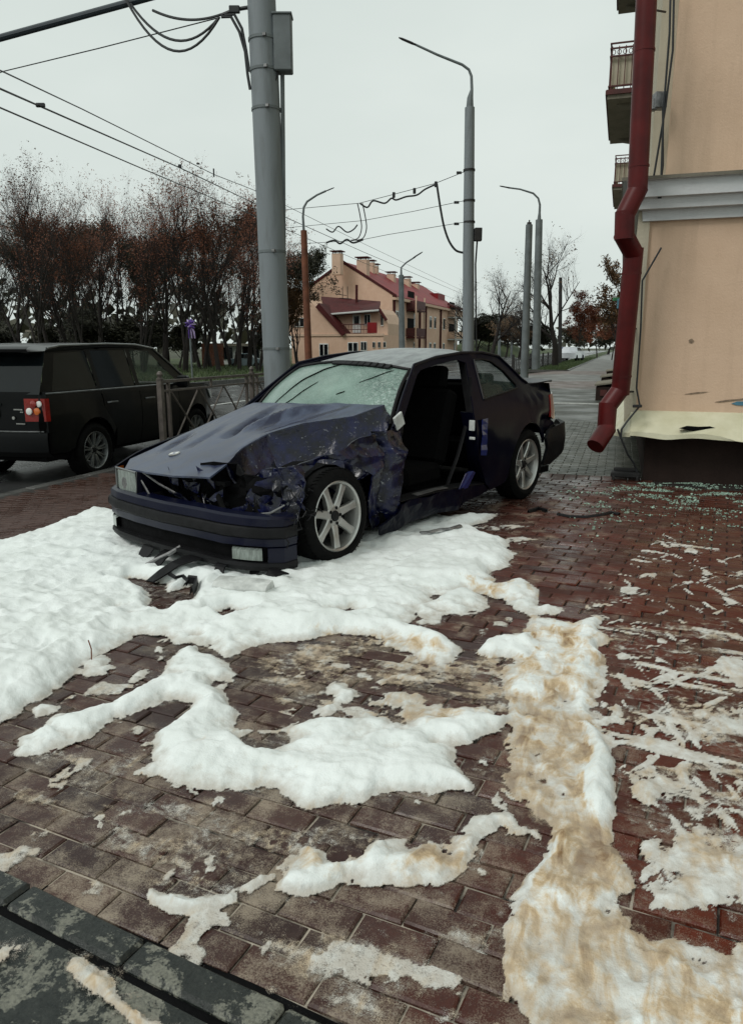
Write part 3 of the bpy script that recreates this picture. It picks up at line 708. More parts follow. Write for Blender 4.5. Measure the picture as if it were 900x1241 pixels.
# ------------------------------------------------------------------ red pavers in running bond, each its own block
BL, BW, GAP, BA = .200, .100, .0075, R(-7.0)
def brick_bm(L, W, rng, H=.05):
    V = []; b = .006
    for z, k in ((-H, 0), (-.005, 0), (0, b)):
        for sx, sy in ((-1, -1), (1, -1), (1, 1), (-1, 1)):
            V.append([sx*(L/2-k)+rng.uniform(-.0015, .0015), sy*(W/2-k)+rng.uniform(-.0015, .0015), z+(rng.uniform(-.0012, .0012) if z == 0 else 0)])
    Fs = [(8, 9, 10, 11)]
    for o in (0, 4): Fs += [(o+i, o+(i+1) % 4, o+4+(i+1) % 4, o+4+i) for i in range(4)]
    return V, Fs
brng = random.Random(3); brick_me = []
for i in range(6):
    V, Fs = brick_bm(BL-GAP, BW-GAP, brng); me = bpy.data.meshes.new('brick'); me.from_pydata(V, [], Fs); me.materials.append(MAT['brick']); me.update(); brick_me.append(me)
def in_view(x, y, m=800): return -m < x < 900+m and y < 1241+m
# gutter edge at the near left corner: the paving stops at a dark kerb
GA, GB = gp(105, 1103), gp(323, 1208)
gdir = (GB-GA).normalized(); gnor = Vector((-gdir.y, gdir.x, 0))
if gnor.dot(Vector((0, 0, 0))-GA) < 0: gnor = -gnor
bricks = []
ca, sa = math.cos(BA), math.sin(BA)
for j in range(-30, 140):
    for i in range(-45, 40):
        a = (i+(.5 if j % 2 else 0))*BL; c = j*BW
        p = a*ca-c*sa; q = a*sa+c*ca
        if q < .3 or q > BOUND-.33 or p < KERB+.12 or p > 5.5: continue
        if (Vector((p, q, 0))-GA).dot(gnor) > .02: continue
        x, y, zc = wpx((p, q, 0))
        if zc < .5 or not in_view(x, y): continue
        if q > BOUND-.45 and p > .2: continue
        fh = min(foam_h(p+dx, q+dy) for dx, dy in ((0, 0), (.08, .03), (-.08, .03), (.08, -.03), (-.08, -.03)))
        if fh > .02: continue
        vis = 1 if foam_h(p, q) < .004 else .35
        bricks.append((vis*(905/zc)**2*CAMH/zc*(1 if in_view(x, y, 0) else .01), p, q))
bricks.sort(reverse=True)
for k, (s_, p, q) in enumerate(bricks[:300]):
    o = bpy.data.objects.new('brick', brick_me[k % 6]); COL.objects.link(o); o.parent = pav
    o.location = (p, q, zg(p, q)+brng.gauss(0, .0022)); o.rotation_euler = (brng.gauss(0, .012), brng.gauss(0, .010), BA+brng.gauss(0, .010))
mb = MB()
for s_, p, q in bricks[300:]:
    V, Fs = brick_bm(BL-GAP, BW-GAP, brng, .02); c, s = math.cos(BA+brng.gauss(0, .006)), math.sin(BA)
    t1, t2 = brng.gauss(0, .007), brng.gauss(0, .010); z0 = brng.uniform(-.002, .002)
    mb.add([(p+v[0]*c-v[1]*s, q+v[0]*s+v[1]*c, zg(p+v[0]*c, q)+z0+v[2]+v[0]*t1+v[1]*t2) for v in V], Fs)
tag(mb.build('small_bricks', MAT['brick'], pav, False, fix=False), kind='stuff')
# soldier course along the end of the red paving
me = None; smb = MB()
for i in range(60):
    p = KERB+.2+i*.13
    if p > .42: break
    V, Fs = brick_bm(.122, .30, brng)
    if -2.2 < p:
        me_ = bpy.data.meshes.new('border_brick'); me_.from_pydata(V, [], Fs); me_.materials.append(MAT['brick']); me_.update()
        o = bpy.data.objects.new('border_brick', me_); COL.objects.link(o); o.parent = pav; o.location = (p, BOUND-.16, zg(p, 0)+brng.uniform(-.003, .003))
    else: smb.add([(p+v[0], BOUND-.16+v[1], zg(p, 0)+v[2]) for v in V], Fs)
# the first metres of grey paving
gb = MB()
for j in range(64):
    for i in range(-22, 5):
        p = .3+(i+(.5 if j % 2 else 0))*.2; q = BOUND+.05+j*.1
        if p > .38 or p < -3.9: continue
        V, Fs = brick_bm(.193, .093, brng, .015); z0 = zg(p, q)+brng.uniform(-.002, .002)
        gb.add([(p+v[0], q+v[1], z0+v[2]) for v in V], Fs)
tag(gb.build('grey_paver', MAT['greybrick'], gpv, False, fix=False), kind='stuff')
# dark gutter stones at the near left corner
mb = MB(); c0 = (GA+GB)/2
L = 3.4; ang = math.atan2(gdir.y, gdir.x); rot = Matrix.Rotation(ang, 3, 'Z')
mb.box(c0+gnor*.71+Vector((0, 0, -.064)), (L, 1.2, .12), rot); gut = structure(mb, 'asphalt_edge', MAT['gutter'])
mb = MB(); mb.box(c0+gnor*.06+Vector((0, 0, -.037)), (L, .16, .06), rot); mb.build('gutter_bed', MAT['dark'], gut, False)
for i in range(-4, 5):
    mb = MB(); mb.bbox((0, 0, 0), (.395, .088, .10), .010)
    o = mb.build('gutter_stone', MAT['gutter'], gut, False); o.location = c0+gdir*(i*.40+.13)+gnor*.045+Vector((0, 0, -.042+brng.uniform(-.002, .002))); o.rotation_euler = (0, 0, ang+brng.gauss(0, .006))
# ================================================================== WHEELS
def make_wheel(parent, loc, yaw=0, R_=.322, rim=.236, wd=.225, n=7, sw=(.060, .046, .058), mat='alloy', flip=1, camber=0, lug=5, twin=0):
    """axle along local Y; the street side is +Y (flip = 1) or -Y"""
    mb = MB(); h = wd/2
    mb.lathe([(.15, -h*.5), (.15, h*.22), (.06, h*.22), (.02, h*.2)], 24, 'Y'); mb.lathe([(.0, h*.2), (.02, h*.2)], 24, 'Y')
    base = mb.build('wheel', MAT['dark'], parent); base.location = loc; base.rotation_euler = (camber, 0, yaw+(0 if flip > 0 else math.pi))
    mb = MB()
    mb.lathe([(rim-.004, h*.86), (rim+.012, h*.98), (R_-.055, h*1.04), (R_-.022, h*.93), (R_-.004, h*.75), (R_, h*.4), (R_, -h*.4), (R_-.004, -h*.75), (R_-.03, -h*.95), (rim, -h*.9)], 48, 'Y')
    for k in range(60):
        t = 2*math.pi*k/60
        for y0, dy in ((.55, .2), (-.55, -.2)):
            mb.tube([((R_+.002)*math.cos(t), h*y0-.0*dy, (R_+.002)*math.sin(t)), ((R_-.002)*math.cos(t+.06), h*(y0+dy*1.4), (R_-.002)*math.sin(t+.06))], .004, 4)
    mb.build('tyre', MAT['rubber'], base)
    mb = MB(); yo = h*.84
    mb.lathe([(rim-.030, -h*.7), (rim-.032, yo-.055), (rim-.022, yo-.020), (rim-.016, yo), (rim-.006, yo+.010), (rim+.002, yo+.004), (rim, yo-.02), (rim-.002, -h*.8), (rim-.03, -h*.7)], 64, 'Y')
    spk = [(2*math.pi*k/n+.22, 0) for k in range(n)]
    if twin: spk = [(2*math.pi*k/n+.22+d, 0) for k in range(n) for d in (-twin, twin)]
    for t, _ in spk:
        rows = []
        for r, wk, y0, dep in ((.048, sw[0], yo-.030, .05), (.085, sw[0]*.92, yo-.022, .045), (.15, sw[1], yo-.016, .036), (rim-.022, sw[2], yo-.012, .030)):
            pts = []
            for x, y in ((-.5, -dep), (-.5, -.008), (-.36, 0), (.36, 0), (.5, -.008), (.5, -dep)):
                a, b_ = r, x*wk
                pts.append((a*math.cos(t)-b_*math.sin(t), y0+y, a*math.sin(t)+b_*math.cos(t)))
            rows.append(pts)
        mb.strip(rows)
    mb.lathe([(.072, yo-.07), (.074, yo-.034), (.062, yo-.026), (.036, yo-.026)], 32, 'Y')
    mb.build('rim', MAT[mat], base, sharp=.45)
    mb = MB(); mb.lathe([(.036, yo-.026), (.034, yo-.018), (.026, yo-.014), (.001, yo-.013)], 20, 'Y')
    mb.build('centre_cap', MAT['plastic'], base)
    for k in range(lug):
        mb = MB(); t = 2*math.pi*(k+.5)/lug; mb.lathe([(.0115, yo-.0225), (.011, yo-.021), (.001, yo-.021)], 10, 'Y', (.053*math.cos(t), 0, .053*math.sin(t)))
        mb.build('wheel_bolt', MAT['dark'], base)
    return base

# ================================================================== THE WRECKED COUPE
CA = R(232.74)+YAW                      # heading in the street's frame
CX = to_world(-.857, 5.177, 0); SAG = .0389
car = thing('wrecked_coupe', 'dark navy two-door coupe with smashed front, buckled bonnet and missing driver door', 'car', (CX.x, CX.y, 0), CA)
def LC(u, v, z): return (-u, v, z-SAG*(2.7-u))          # u metres behind the front axle, v to the car's left
WP = [(-.75, .60), (-.6, .72), (-.4, .79), (-.1, .825), (.5, .84), (1.8, .845), (2.7, .84), (3.1, .81), (3.4, .765), (3.52, .70)]
WZ = [(.10, -.08), (.22, -.045), (.30, -.028), (.5, -.002), (.6, 0), (.62, .004), (.64, -.002), (.75, -.012), (.88, -.035), (.92, -.05)]
def Wd(u, z):
    v = interp(u, WP)+interp(min(z, .92), WZ)
    if z > .92: v -= (z-.92)*.53+max(0, u-2.4)*.04
    # flared arches
    for c in (0, 2.7):
        r = math.hypot(u-c, z-.34)
        if .3 < r < .46 and z > .25: v += .014*(1-abs(r-.37)/.09) if abs(r-.37) < .09 else 0
    return v
def fn_n(x, y, z, s=1.0): return noise.noise(Vector((x*s, y*s, z*s)))
def ridge(p, s): return 1-2*abs(noise.noise(Vector(p)*s))
def crumple(u, z, k, seed=0):
    return k*(1.0*fn_n(u*3+seed, z*3.6, seed)+.8*abs(fn_n(u*5, z*6+seed, 3.1))+.06*fn_n(u*17, z*19, seed))
def mirror(fn): return lambda a, b: (lambda q: (q[0], -q[1], q[2]))(fn(a, b))
def arc(c, r, a0, a1, n=14, zc=.34): return [(c+r*math.cos(R(a0+(a1-a0)*i/n)), zc+r*math.sin(R(a0+(a1-a0)*i/n))) for i in range(n+1)]
# left rear quarter, pillars and roof rail in one pressing
out_q = [(.60, .90), (.86, 1.09), (1.17, 1.305), (1.5, 1.345), (1.9, 1.362), (2.25, 1.35), (2.52, 1.305), (2.68, 1.185), (2.80, 1.09), (2.90, 1.045), (3.42, 1.035), (3.49, 1.00), (3.515, .92),
         (3.30, .905), (3.26, .70), (3.34, .66), (3.42, .60), (3.12, .57)]+arc(2.7, .37, 22, 190, 18)+[(2.32, .22), (2.06, .20), (1.97, .27), (1.90, .36), (1.79, .50), (1.74, .66), (1.725, .90), (1.80, 1.05), (1.925, 1.285),
         (1.80, 1.315), (1.5, 1.30), (1.24, 1.268), (1.16, 1.235), (.74, .93), (.70, .885)]
qwin = [(1.955, .985), (2.065, 1.30), (2.20, 1.302), (2.34, 1.275), (2.50, 1.185), (2.63, 1.05), (2.62, 1.025)]
def f_quarter(u, z):
    v = Wd(u, z)
    d = 1-math.hypot((u-3.12)/.28, (z-.66)/.16)
    if d > 0: v += -.05*sstep(0, .8, d)+crumple(u, z, .05, 4)*sstep(0, .5, d)
    d = 1-math.hypot((u-1.85)/.30, (z-.45)/.35)
    if d > 0: v += -.05*sstep(0, 1, d)+crumple(u, z, .05, 9)*sstep(0, .5, d)
    return u, v, z
panel('quarter_panel', out_q, f_quarter, MAT['navy'], car, [qwin], .055, -.02, xf=LC)
panel('quarter_window', qwin, lambda u, z: (u, Wd(u, z)-.012, z), MAT['glass'], car, step=.12, thick=0, xf=LC)
mb = MB(); mb.tube([LC(u, Wd(u, z)+.004, z) for u, z in dense(qwin, .06)]+[LC(qwin[0][0], Wd(*qwin[0])+.004, qwin[0][1])], .009, 5); mb.build('window_seal', MAT['plastic'], car)
# right side, whole: only its windows and waistline show through the cabin
out_r = [(.60, .90), (.86, 1.09), (1.17, 1.305), (1.5, 1.345), (1.9, 1.362), (2.25, 1.35), (2.52, 1.305), (2.68, 1.185), (2.80, 1.09), (2.90, 1.045), (3.42, 1.035), (3.49, 1.00), (3.5, .5), (3.06, .40)]+arc(2.7, .37, 10, 190, 16)+[(2.32, .20), (.42, .20)]+arc(0, .37, 350, 180, 1)[:1]+[(.40, .36), (.56, .80)]
dwin = [(.80, .955), (1.20, 1.255), (1.5, 1.295), (1.82, 1.305), (1.86, 1.27), (1.76, .975)]
panel('side_panel', out_r, mirror(lambda u, z: (u, Wd(u, z), z)), MAT['navy'], car, [qwin, dwin], .09, .02, xf=LC)
for nm, wn in (('quarter_window', qwin),):
    panel(nm, wn, mirror(lambda u, z: (u, Wd(u, z)-.012, z)), MAT['glass'], car, step=.12, thick=0, xf=LC)
panel('fender', [(-.60, .70), (-.3, .775), (.1, .84), (.56, .90), (.58, .82), (.40, .34)]+arc(0, .37, 0, 180, 14)+[(-.42, .35), (-.56, .56)], mirror(lambda u, z: (u, Wd(u, z), z)), MAT['navy'], car, step=.08, xf=LC)
# crushed left wing
def f_fender(u, z):
    k = sstep(.62, -.05, u)
    v = Wd(u, z)-.05*k-(.10*sstep(.05, -.45, u)+.12*sstep(-.2, -.5, u))*sstep(.42, .66, z)
    q = .6+.4*k
    v += crumple(u, z, .115, 2)*q-.03
    fold = math.exp(-((z-.77+.10*(u-.3))/.035)**2); v += .055*fold*q
    fold = math.exp(-((z-.64-.25*(u-.3))/.030)**2); v += .045*fold*q
    fold = math.exp(-((u-.52+.2*(z-.6))/.03)**2); v -= .06*fold
    return u+.04*fn_n(u*6, z*6, 8), v, z+.025*fn_n(u*9, z*7, 5)*k
panel('fender', [(-.50, .60), (-.44, .70), (-.30, .77), (-.08, .80), (.10, .84), (.30, .885), (.48, .90), (.60, .905), (.74, .885), (.735, .72), (.70, .60), (.72, .42), (.66, .26), (.43, .22)]+arc(0, .395, -10, 172, 18, .38)+[(-.44, .42), (-.50, .50)],
      f_fender, MAT['wreck'], car, step=.026, thick=-.01, sharp=.62, xf=LC)
# torn lower wing and sill
def f_sill(u, z):
    return u, Wd(u, z)-.015+crumple(u, z, .05, 6)*sstep(2.2, 1.2, u), z+.02*fn_n(u*5, z*4, 2)
panel('sill', [(.70, .37), (1.2, .345), (1.6, .31), (1.96, .265), (2.06, .195), (1.5, .16), (1.0, .17), (.50, .16), (.45, .24), (.66, .30)], f_sill, MAT['navy'], car, step=.045, thick=-.015, smooth=False, xf=LC)
mb = MB()
mb.strip([[LC(u, Wd(u, z)-.012, z+.01), LC(u, Wd(u, z)-.13, z+.02), LC(u, Wd(u, z)-.15, z-.06)] for u, z in dense([(.70, .37), (1.2, .345), (1.6, .31), (1.98, .265)], .08, False)])
mb.build('sill_step', MAT['plastic'], car, solid=.006)
mb = MB(); rws = [[LC(u, Wd(u, z)-.02, z+.018), LC(u, Wd(u, z)-.07, z+.024)] for u, z in dense([(.92, .36), (1.18, .35), (1.36, .335)], .05, False)]
mb.strip(rws); mb.build('scuff_plate', MAT['steel'], car, solid=.004)
# door jamb behind the missing door
jam = [(1.97, .275), (1.90, .365), (1.79, .505), (1.74, .66), (1.725, .90), (1.80, 1.05), (1.925, 1.285)]
mb = MB(); mb.strip([[LC(u, Wd(u, z)-.008, z), LC(u+.012, Wd(u, z)-.04, z), LC(u+.03, Wd(u, z)-.14, z)] for u, z in dense(jam[:5], .05, False)])
mb.build('door_jamb', MAT['navy'], car, solid=.006)
mb = MB(); mb.strip([[LC(u, Wd(u, z)-.008, z), LC(u+.012, Wd(u, z)-.04, z), LC(u+.02, Wd(u, z)-.08, z)] for u, z in dense(jam[4:], .05, False)])
mb.build('pillar_trim', MAT['plastic'], car, solid=.006)
mb = MB()                                               # torn bright-blue lip of the jamb
mb.strip([[LC(1.80+.02*fn_n(k*.4, 1, 1), Wd(1.8, .7)+.006+.012*fn_n(k*.5, 2, 0), .84-k*.042), LC(1.895+.02*fn_n(k*.6, 3, 1), Wd(1.9, .7)+.004+.014*fn_n(k*.7, 7, 0), .84-k*.044)] for k in range(8)])
mb.strip([[LC(1.50+k*.05, Wd(1.6, .4)-.02+.03*fn_n(k*.9, 1, 5), .30+.03*fn_n(k, 4, 4)), LC(1.58+k*.05, Wd(1.6, .4)+.0+.03*fn_n(k*.8, 2, 7), .43+.04*fn_n(k*.9, 8, 3))] for k in range(4)])
mb.build('torn_panel', MAT['blue'], car, False, solid=.004)
mb = MB(); mb.bbox(LC(1.705, .80, .80), (.014, .050, .085), .006); mb.build('door_latch', MAT['offwhite'], car, False)
mb = MB(); mb.bbox(LC(1.715, .80, .695), (.014, .05, .022), .005); mb.build('latch_plate', MAT['offwhite'], car, False)
# roof
ZC = [(1.10, 1.335), (1.3, 1.365), (1.6, 1.395), (1.9, 1.405), (2.2, 1.395), (2.4, 1.365), (2.55, 1.325)]
def f_roof(u, v): return u, v, interp(u, ZC)-.085*abs(v/.575)**2.4+.004*fn_n(u*3, v*3, 1)
panel('roof', [(1.165, -.575), (1.115, -.3), (1.10, 0), (1.115, .3), (1.165, .575), (1.5, .58), (1.9, .582), (2.25, .578), (2.50, .565), (2.56, .3), (2.575, 0), (2.56, -.3), (2.50, -.565), (2.25, -.578), (1.9, -.582), (1.5, -.58)], f_roof, MAT['roof_film'], car, step=.09, thick=-.012, xf=LC)
for s in (-1, 1):
    mb = MB(); mb.tube([LC(u, s*(Wd(u, z)+.004), z+.002) for u, z in dense([(.62, .915), (.86, 1.095), (1.17, 1.308), (1.5, 1.348), (1.9, 1.365), (2.25, 1.353), (2.52, 1.308), (2.68, 1.188), (2.80, 1.093), (2.90, 1.047)], .08, False)], .012, 6)
    mb.build('roof_rail', MAT['navy'], car)
# windscreen and rear window
def f_scr(a, b):                       # a across -1..1, b up 0..1
    hb, ht = .70, .565; v = a*(hb+(ht-hb)*b)
    u0, u1 = .56+.16*a*a, 1.085+.075*a*a; z0, z1 = .955-.04*a*a, 1.325-.055*a*a
    bulge = .035*math.sin(math.pi*b)
    dent = .03*math.exp(-((a-.55)/.3)**2-((b-.35)/.35)**2)
    return u0+(u1-u0)*b-bulge*.55+dent, v, z0+(z1-z0)*b+bulge-dent*.7+.004*fn_n(a*4, b*4, 2)
panel('windscreen', [(-1, 0), (1, 0), (1, 1), (-1, 1)], f_scr, MAT['screen'], car, step=.08, thick=0, xf=LC)
mb = MB()
edge = [(-1, 0), (-1, .5), (-1, 1)]+[(-1+.2*i, 1) for i in range(1, 11)]+[(1, .5), (1, 0)]
mb.tube([LC(f_scr(a, b)[0]-.006, f_scr(a, b)[1], f_scr(a, b)[2]+.006) for a, b in dense(edge, .1, False)], .013, 6); mb.build('windscreen_seal', MAT['plastic'], car)
mb = MB()                                               # folds and splits in the sagging laminate
for pts, r in (([(-.62, .16), (-.52, .40), (-.40, .62), (-.24, .80), (-.05, .92), (.08, .96)], .010), ([(-.50, .08), (-.32, .25), (-.2, .42), (-.12, .55)], .006), ([(.45, .60), (.62, .74), (.74, .86), (.80, .92)], .005), ([(.26, .36), (.34, .43)], .006)):
    P = []
    for (a, b), (c, d) in zip(pts, pts[1:]):
        for t in (0, .25, .5, .75): P.append((a+(c-a)*t, b+(d-b)*t))
    P.append(pts[-1]); k = len(P)
    mb.tube([LC(f_scr(a+.015*fn_n(i*.4, 3, 1), b)[0]-.002, f_scr(a, b)[1]+.006*fn_n(i*.5, 1, 7), f_scr(a, b)[2]+.003) for i, (a, b) in enumerate(P)], [r*(.3+.7*math.sin(math.pi*min(1, max(.05, i/(k-1)))))+.001 for i in range(k)], 6, flat=.5)
mb.build('glass_crack', MAT['dark'], car)
mb = MB()
for i in range(9):
    a = -.12+i*.1; q = f_scr(a, .97); mb.bbox(LC(q[0]-.012, q[1], q[2]+.008+.006*fn_n(i, 3, 3)), (.05, .085, .014), .004, Matrix.Rotation(R(30+20*fn_n(i, 1, 1)), 3, 'Y'))
mb.build('torn_seal', MAT['plastic'], car)
def f_rs(a, b):
    v = a*(.62-.06*b); return 2.96-.10*a*a-(.41-.06*a*a)*b, v, 1.045+.275*b-.03*a*a+.02*math.sin(math.pi*b)
panel('rear_window', [(-1, 0), (1, 0), (1, 1), (-1, 1)], f_rs, MAT['glass'], car, step=.15, thick=0, xf=LC)
panel('boot_lid', [(2.88, -.68), (2.97, 0), (2.88, .68), (3.1, .715), (3.42, .71), (3.50, .67), (3.53, .3), (3.54, 0), (3.53, -.3), (3.50, -.67), (3.42, -.71)], lambda u, v: (u, v, 1.062-.022*(v/.7)**2-.04*max(0, u-3.45)/.1), MAT['navy'], car, step=.1, thick=-.012, xf=LC)
mb = MB(); mb.strip([[LC(3.50-.06*abs(a)**3*2, a*.70, 1.01), LC(3.55-.06*abs(a)**3*2, a*.72, .8), LC(3.52-.06*abs(a)**3*2, a*.72, .5)] for a in [-1+.2*i for i in range(11)]]); mb.build('tail_panel', MAT['navy'], car)
# lamps at the back
panel('tail_lamp', [(3.305, .905), (3.50, .915), (3.515, .80), (3.50, .68), (3.34, .665), (3.265, .70)], lambda u, z: (u, Wd(u, z)+.010, z), MAT['red_lens'], car, step=.05, thick=-.02, xf=LC)
panel('tail_lamp', [(3.47, .79), (3.52, .80), (3.505, .70), (3.45, .68), (3.42, .72)], lambda u, z: (u, Wd(u, z)+.016, z), MAT['lamp_glass'], car, step=.05, thick=-.02, xf=LC)
# rear bumper hanging off its corner
def f_rb(u, z):
    return u+.05, Wd(min(u, 3.45), .5)+.012+.075*sstep(3.02, 3.4, u)+.02*math.sin((z-.3)*9)-.12*max(0, u-3.42)/.12, z
panel('rear_bumper', [(2.99, .52), (3.05, .59), (3.30, .625), (3.50, .645), (3.55, .60), (3.50, .46), (3.36, .33), (3.16, .24), (3.00, .26), (3.03, .42)], f_rb, MAT['plastic'], car, step=.05, thick=-.03, xf=LC)
# bonnet: flat to the right of a buckled ridge, folded down and crushed on the left
RIDGE = [(-.66, .38), (-.43, .26), (-.30, .20), (-.21, .175), (.03, .17), (.27, .29), (.50, .53), (.78, .60)]
def f_hood(u, v):
    z = .74+.29*(u+.66)/1.26-.045*(v/.7)**2
    vr = interp(u, RIDGE); d = v-vr
    z += .012*math.exp(-(d/.07)**2)*sstep(-.45, -.1, u)
    if d > 0:
        z -= (.085*sstep(0, .035, d)+min(.24, 1.0*d))*sstep(-.7, -.3, u)*(1-.70*sstep(.35, .8, u))
        k = sstep(.0, .10, d); z += k*(.045*fn_n(u*6, v*7, 2)-.07*abs(fn_n(u*11, v*12, 6)))
    else:
        # long creases running back from the middle, a trough by the screen
        for a, b, c, dd, wd, hh in ((-.36, -.50, .02, -.62, .030, -.036), (-.30, -.30, .18, -.42, .026, -.026), (-.05, -.16, .60, -.30, .038, -.075), (.10, -.12, .66, .22, .045, .065)):
            t = max(0, min(1, ((u-a)*(c-a)+(v-b)*(dd-b))/((c-a)**2+(dd-b)**2)))
            e = math.hypot(u-a-t*(c-a), v-b-t*(dd-b)); z += hh*math.exp(-(e/wd)**2)*math.sin(math.pi*min(1, max(.04, .1+t*.85)))
        z += .006*fn_n(u*3, v*3, 4)
    return u+(.0 if d < 0 else -.03*fn_n(v*6, u*5, 1)*min(1, d*8)), v-(max(0, d)*.06), z
out_hr = [(-.66, -.50), (-.70, -.2), (-.70, .06), (-.63, .32), (-.45, .27)]+[(u, v+.003) for u, v in RIDGE[2:]]+[(.74, .4), (.66, 0), (.66, -.35), (.72, -.68), (.3, -.715), (-.1, -.70), (-.5, -.665)]
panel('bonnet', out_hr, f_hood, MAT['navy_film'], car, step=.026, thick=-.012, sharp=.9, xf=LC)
out_hl = [(-.44, .275)]+[(u, v) for u, v in RIDGE[2:]]+[(.74, .70), (.5, .74), (.2, .72), (-.05, .70), (-.22, .60), (-.32, .45), (-.40, .30)]
panel('folded_bonnet', out_hl, f_hood, MAT['wreck'], car, step=.026, thick=-.012, sharp=.6, xf=LC)
# badge on the bonnet
q = Vector(LC(*f_hood(-.40, -.30))); nrm = (Vector(LC(*f_hood(-.30, -.30)))-q).cross(Vector(LC(*f_hood(-.40, -.20)))-q).normalized()
if nrm.z < 0: nrm = -nrm
Mq = nrm.to_track_quat('Z', 'Y').to_matrix()
mb = MB(); mb.lathe([(.041, 0), (.041, .006), (.036, .009), (.03, .007)], 24); mb.v = [tuple(Mq @ Vector(p)+q) for p in mb.v]; bd = mb.build('badge', MAT['alloy'], car)
mb = MB()
for a0, m_ in ((0, 0), (90, 1), (180, 0), (270, 1)):
    pts = [(0, 0, .0085)]+[(.031*math.cos(R(a0+t)), .031*math.sin(R(a0+t)), .0085) for t in (0, 22, 45, 68, 90)]
    mb.add([tuple(Mq @ Vector(p)+q) for p in pts], [(0, i, i+1) for i in range(1, 5)], m_)
mb.build('badge_face', [MAT['white'], MAT['blue']], bd, False)
# engine bay and radiator support
def f_bay(v, z):
    return -.50+.10*fn_n(v*5, z*6, 1)+.16*abs(fn_n(v*9, z*8, 4))+.12*sstep(.2, .8, v), v, z
panel('radiator_support', [(-.36, .22), (-.36, .74), (.0, .77), (.2, .80), (.45, .74), (.70, .66), (.74, .3), (.6, .2)], f_bay, MAT['dark'], car, step=.05, thick=-.01, smooth=False, xf=LC)
mb = MB(); mb.box(LC(.15, 0, .42), (.9, 1.20, .36)); mb.build('engine_block', MAT['dark'], car)
rng = random.Random(12)
mb = MB()
for k in range(34):                                     # shreds of bent sheet in the cavity
    v, z = rng.uniform(-.1, .78), rng.uniform(.34, .72); u = -.56+.2*sstep(.3, .8, v)+rng.uniform(-.04, .06)
    a = Vector((u, v, z)); pts = [a]; d = Vector((rng.uniform(-.3, .3), rng.uniform(-1, 1), rng.uniform(-.7, .7)))
    rows = []
    for i in range(4):
        pnt = a+d*(.05*i)+Vector((rng.uniform(-.02, .02), rng.uniform(-.02, .02), rng.uniform(-.03, .03))); wv = Vector((rng.uniform(-.02, .02), rng.uniform(-.01, .01), rng.uniform(.015, .06)))
        rows.append([LC(*pnt), LC(*(pnt+wv))])
    mb.strip(rows)
mb.build('torn_metal', MAT['wreck'], car, False, solid=.003)
mb = MB()
mb.tube([LC(-.66, -.33, .66), LC(-.66, -.24, .56), LC(-.68, -.12, .515), LC(-.68, .15, .51), LC(-.64, .40, .525), LC(-.58, .58, .52), LC(-.50, .70, .535), LC(-.44, .76, .58)], [.006, .008, .009, .009, .008, .009, .008, .005], 6)
mb.tube([LC(-.67, -.30, .72), LC(-.65, -.16, .65), LC(-.63, -.02, .60)], .007, 5)
mb.build('bent_trim', MAT['steel'], car)
for k, pts in enumerate(([(-.50, .02, .62), (-.55, .10, .56), (-.56, .22, .52), (-.52, .34, .55)], [(-.46, .25, .66), (-.55, .30, .60), (-.57, .40, .50), (-.52, .46, .42)], [(-.50, -.22, .70), (-.56, -.12, .62), (-.56, -.02, .50)], [(-.44, .50, .62), (-.50, .58, .56), (-.48, .66, .46)])):
    mb = MB(); Q = []
    for i in range(len(pts)-1): Q += [Vector(pts[i]).lerp(Vector(pts[i+1]), t)+Vector((0, .01*fn_n(i+t, k, 1), -.02*math.sin(t*3.1))) for t in (0, .33, .66)]
    mb.tube([LC(*p) for p in Q+[Vector(pts[-1])]], .018, 7); mb.build('hose', MAT['rubber'], car)
mb = MB()
for i in range(16): mb.box(LC(-.46, -.26+i*.034, .50), (.02, .008, .30))
mb.box(LC(-.46, -.01, .66), (.05, .60, .03)); mb.build('radiator', MAT['steel'] if False else MAT['plastic'], car, False)
# headlamp that survived, with its indicator
mb = MB(); mb.strip([[LC(-.64, -.615, z), LC(-.665, -.56, z), LC(-.685, -.345, z), LC(-.62, -.335, z)] for z in (.555, .57, .69, .705)]); hl = mb.build('headlamp', MAT['lamp_glass'], car, sharp=.4)
mb = MB(); mb.tube([LC(-.645, -.62, .55), LC(-.69, -.34, .55), LC(-.69, -.335, .71), LC(-.645, -.62, .71), LC(-.645, -.62, .55)], .008, 5); mb.build('lamp_surround', MAT['alloy_dull'], hl)
for z in (.62,):
    mb = MB(); mb.lathe([(.055, 0), (.05, .03), (.001, .035)], 16, 'X', LC(-.64, -.48, z)); mb.build('lamp_reflector', MAT['steel'], hl)
mb = MB(); mb.strip([[LC(-.640, -.622, z), LC(-.615, -.668, z), LC(-.53, -.70, z)] for z in (.56, .58, .69, .70)]); mb.build('indicator_lamp', MAT['amber'], car)
mb = MB(); mb.strip([[LC(-.69, -.335, z), LC(-.66, -.32, z), LC(-.52, -.30, z)] for z in (.56, .71)]); mb.strip([[LC(-.65, -.64, .555), LC(-.70, -.33, .555)], [LC(-.60, -.64, .54), LC(-.62, -.33, .535)]]); mb.build('lamp_panel', MAT['navy'], car)
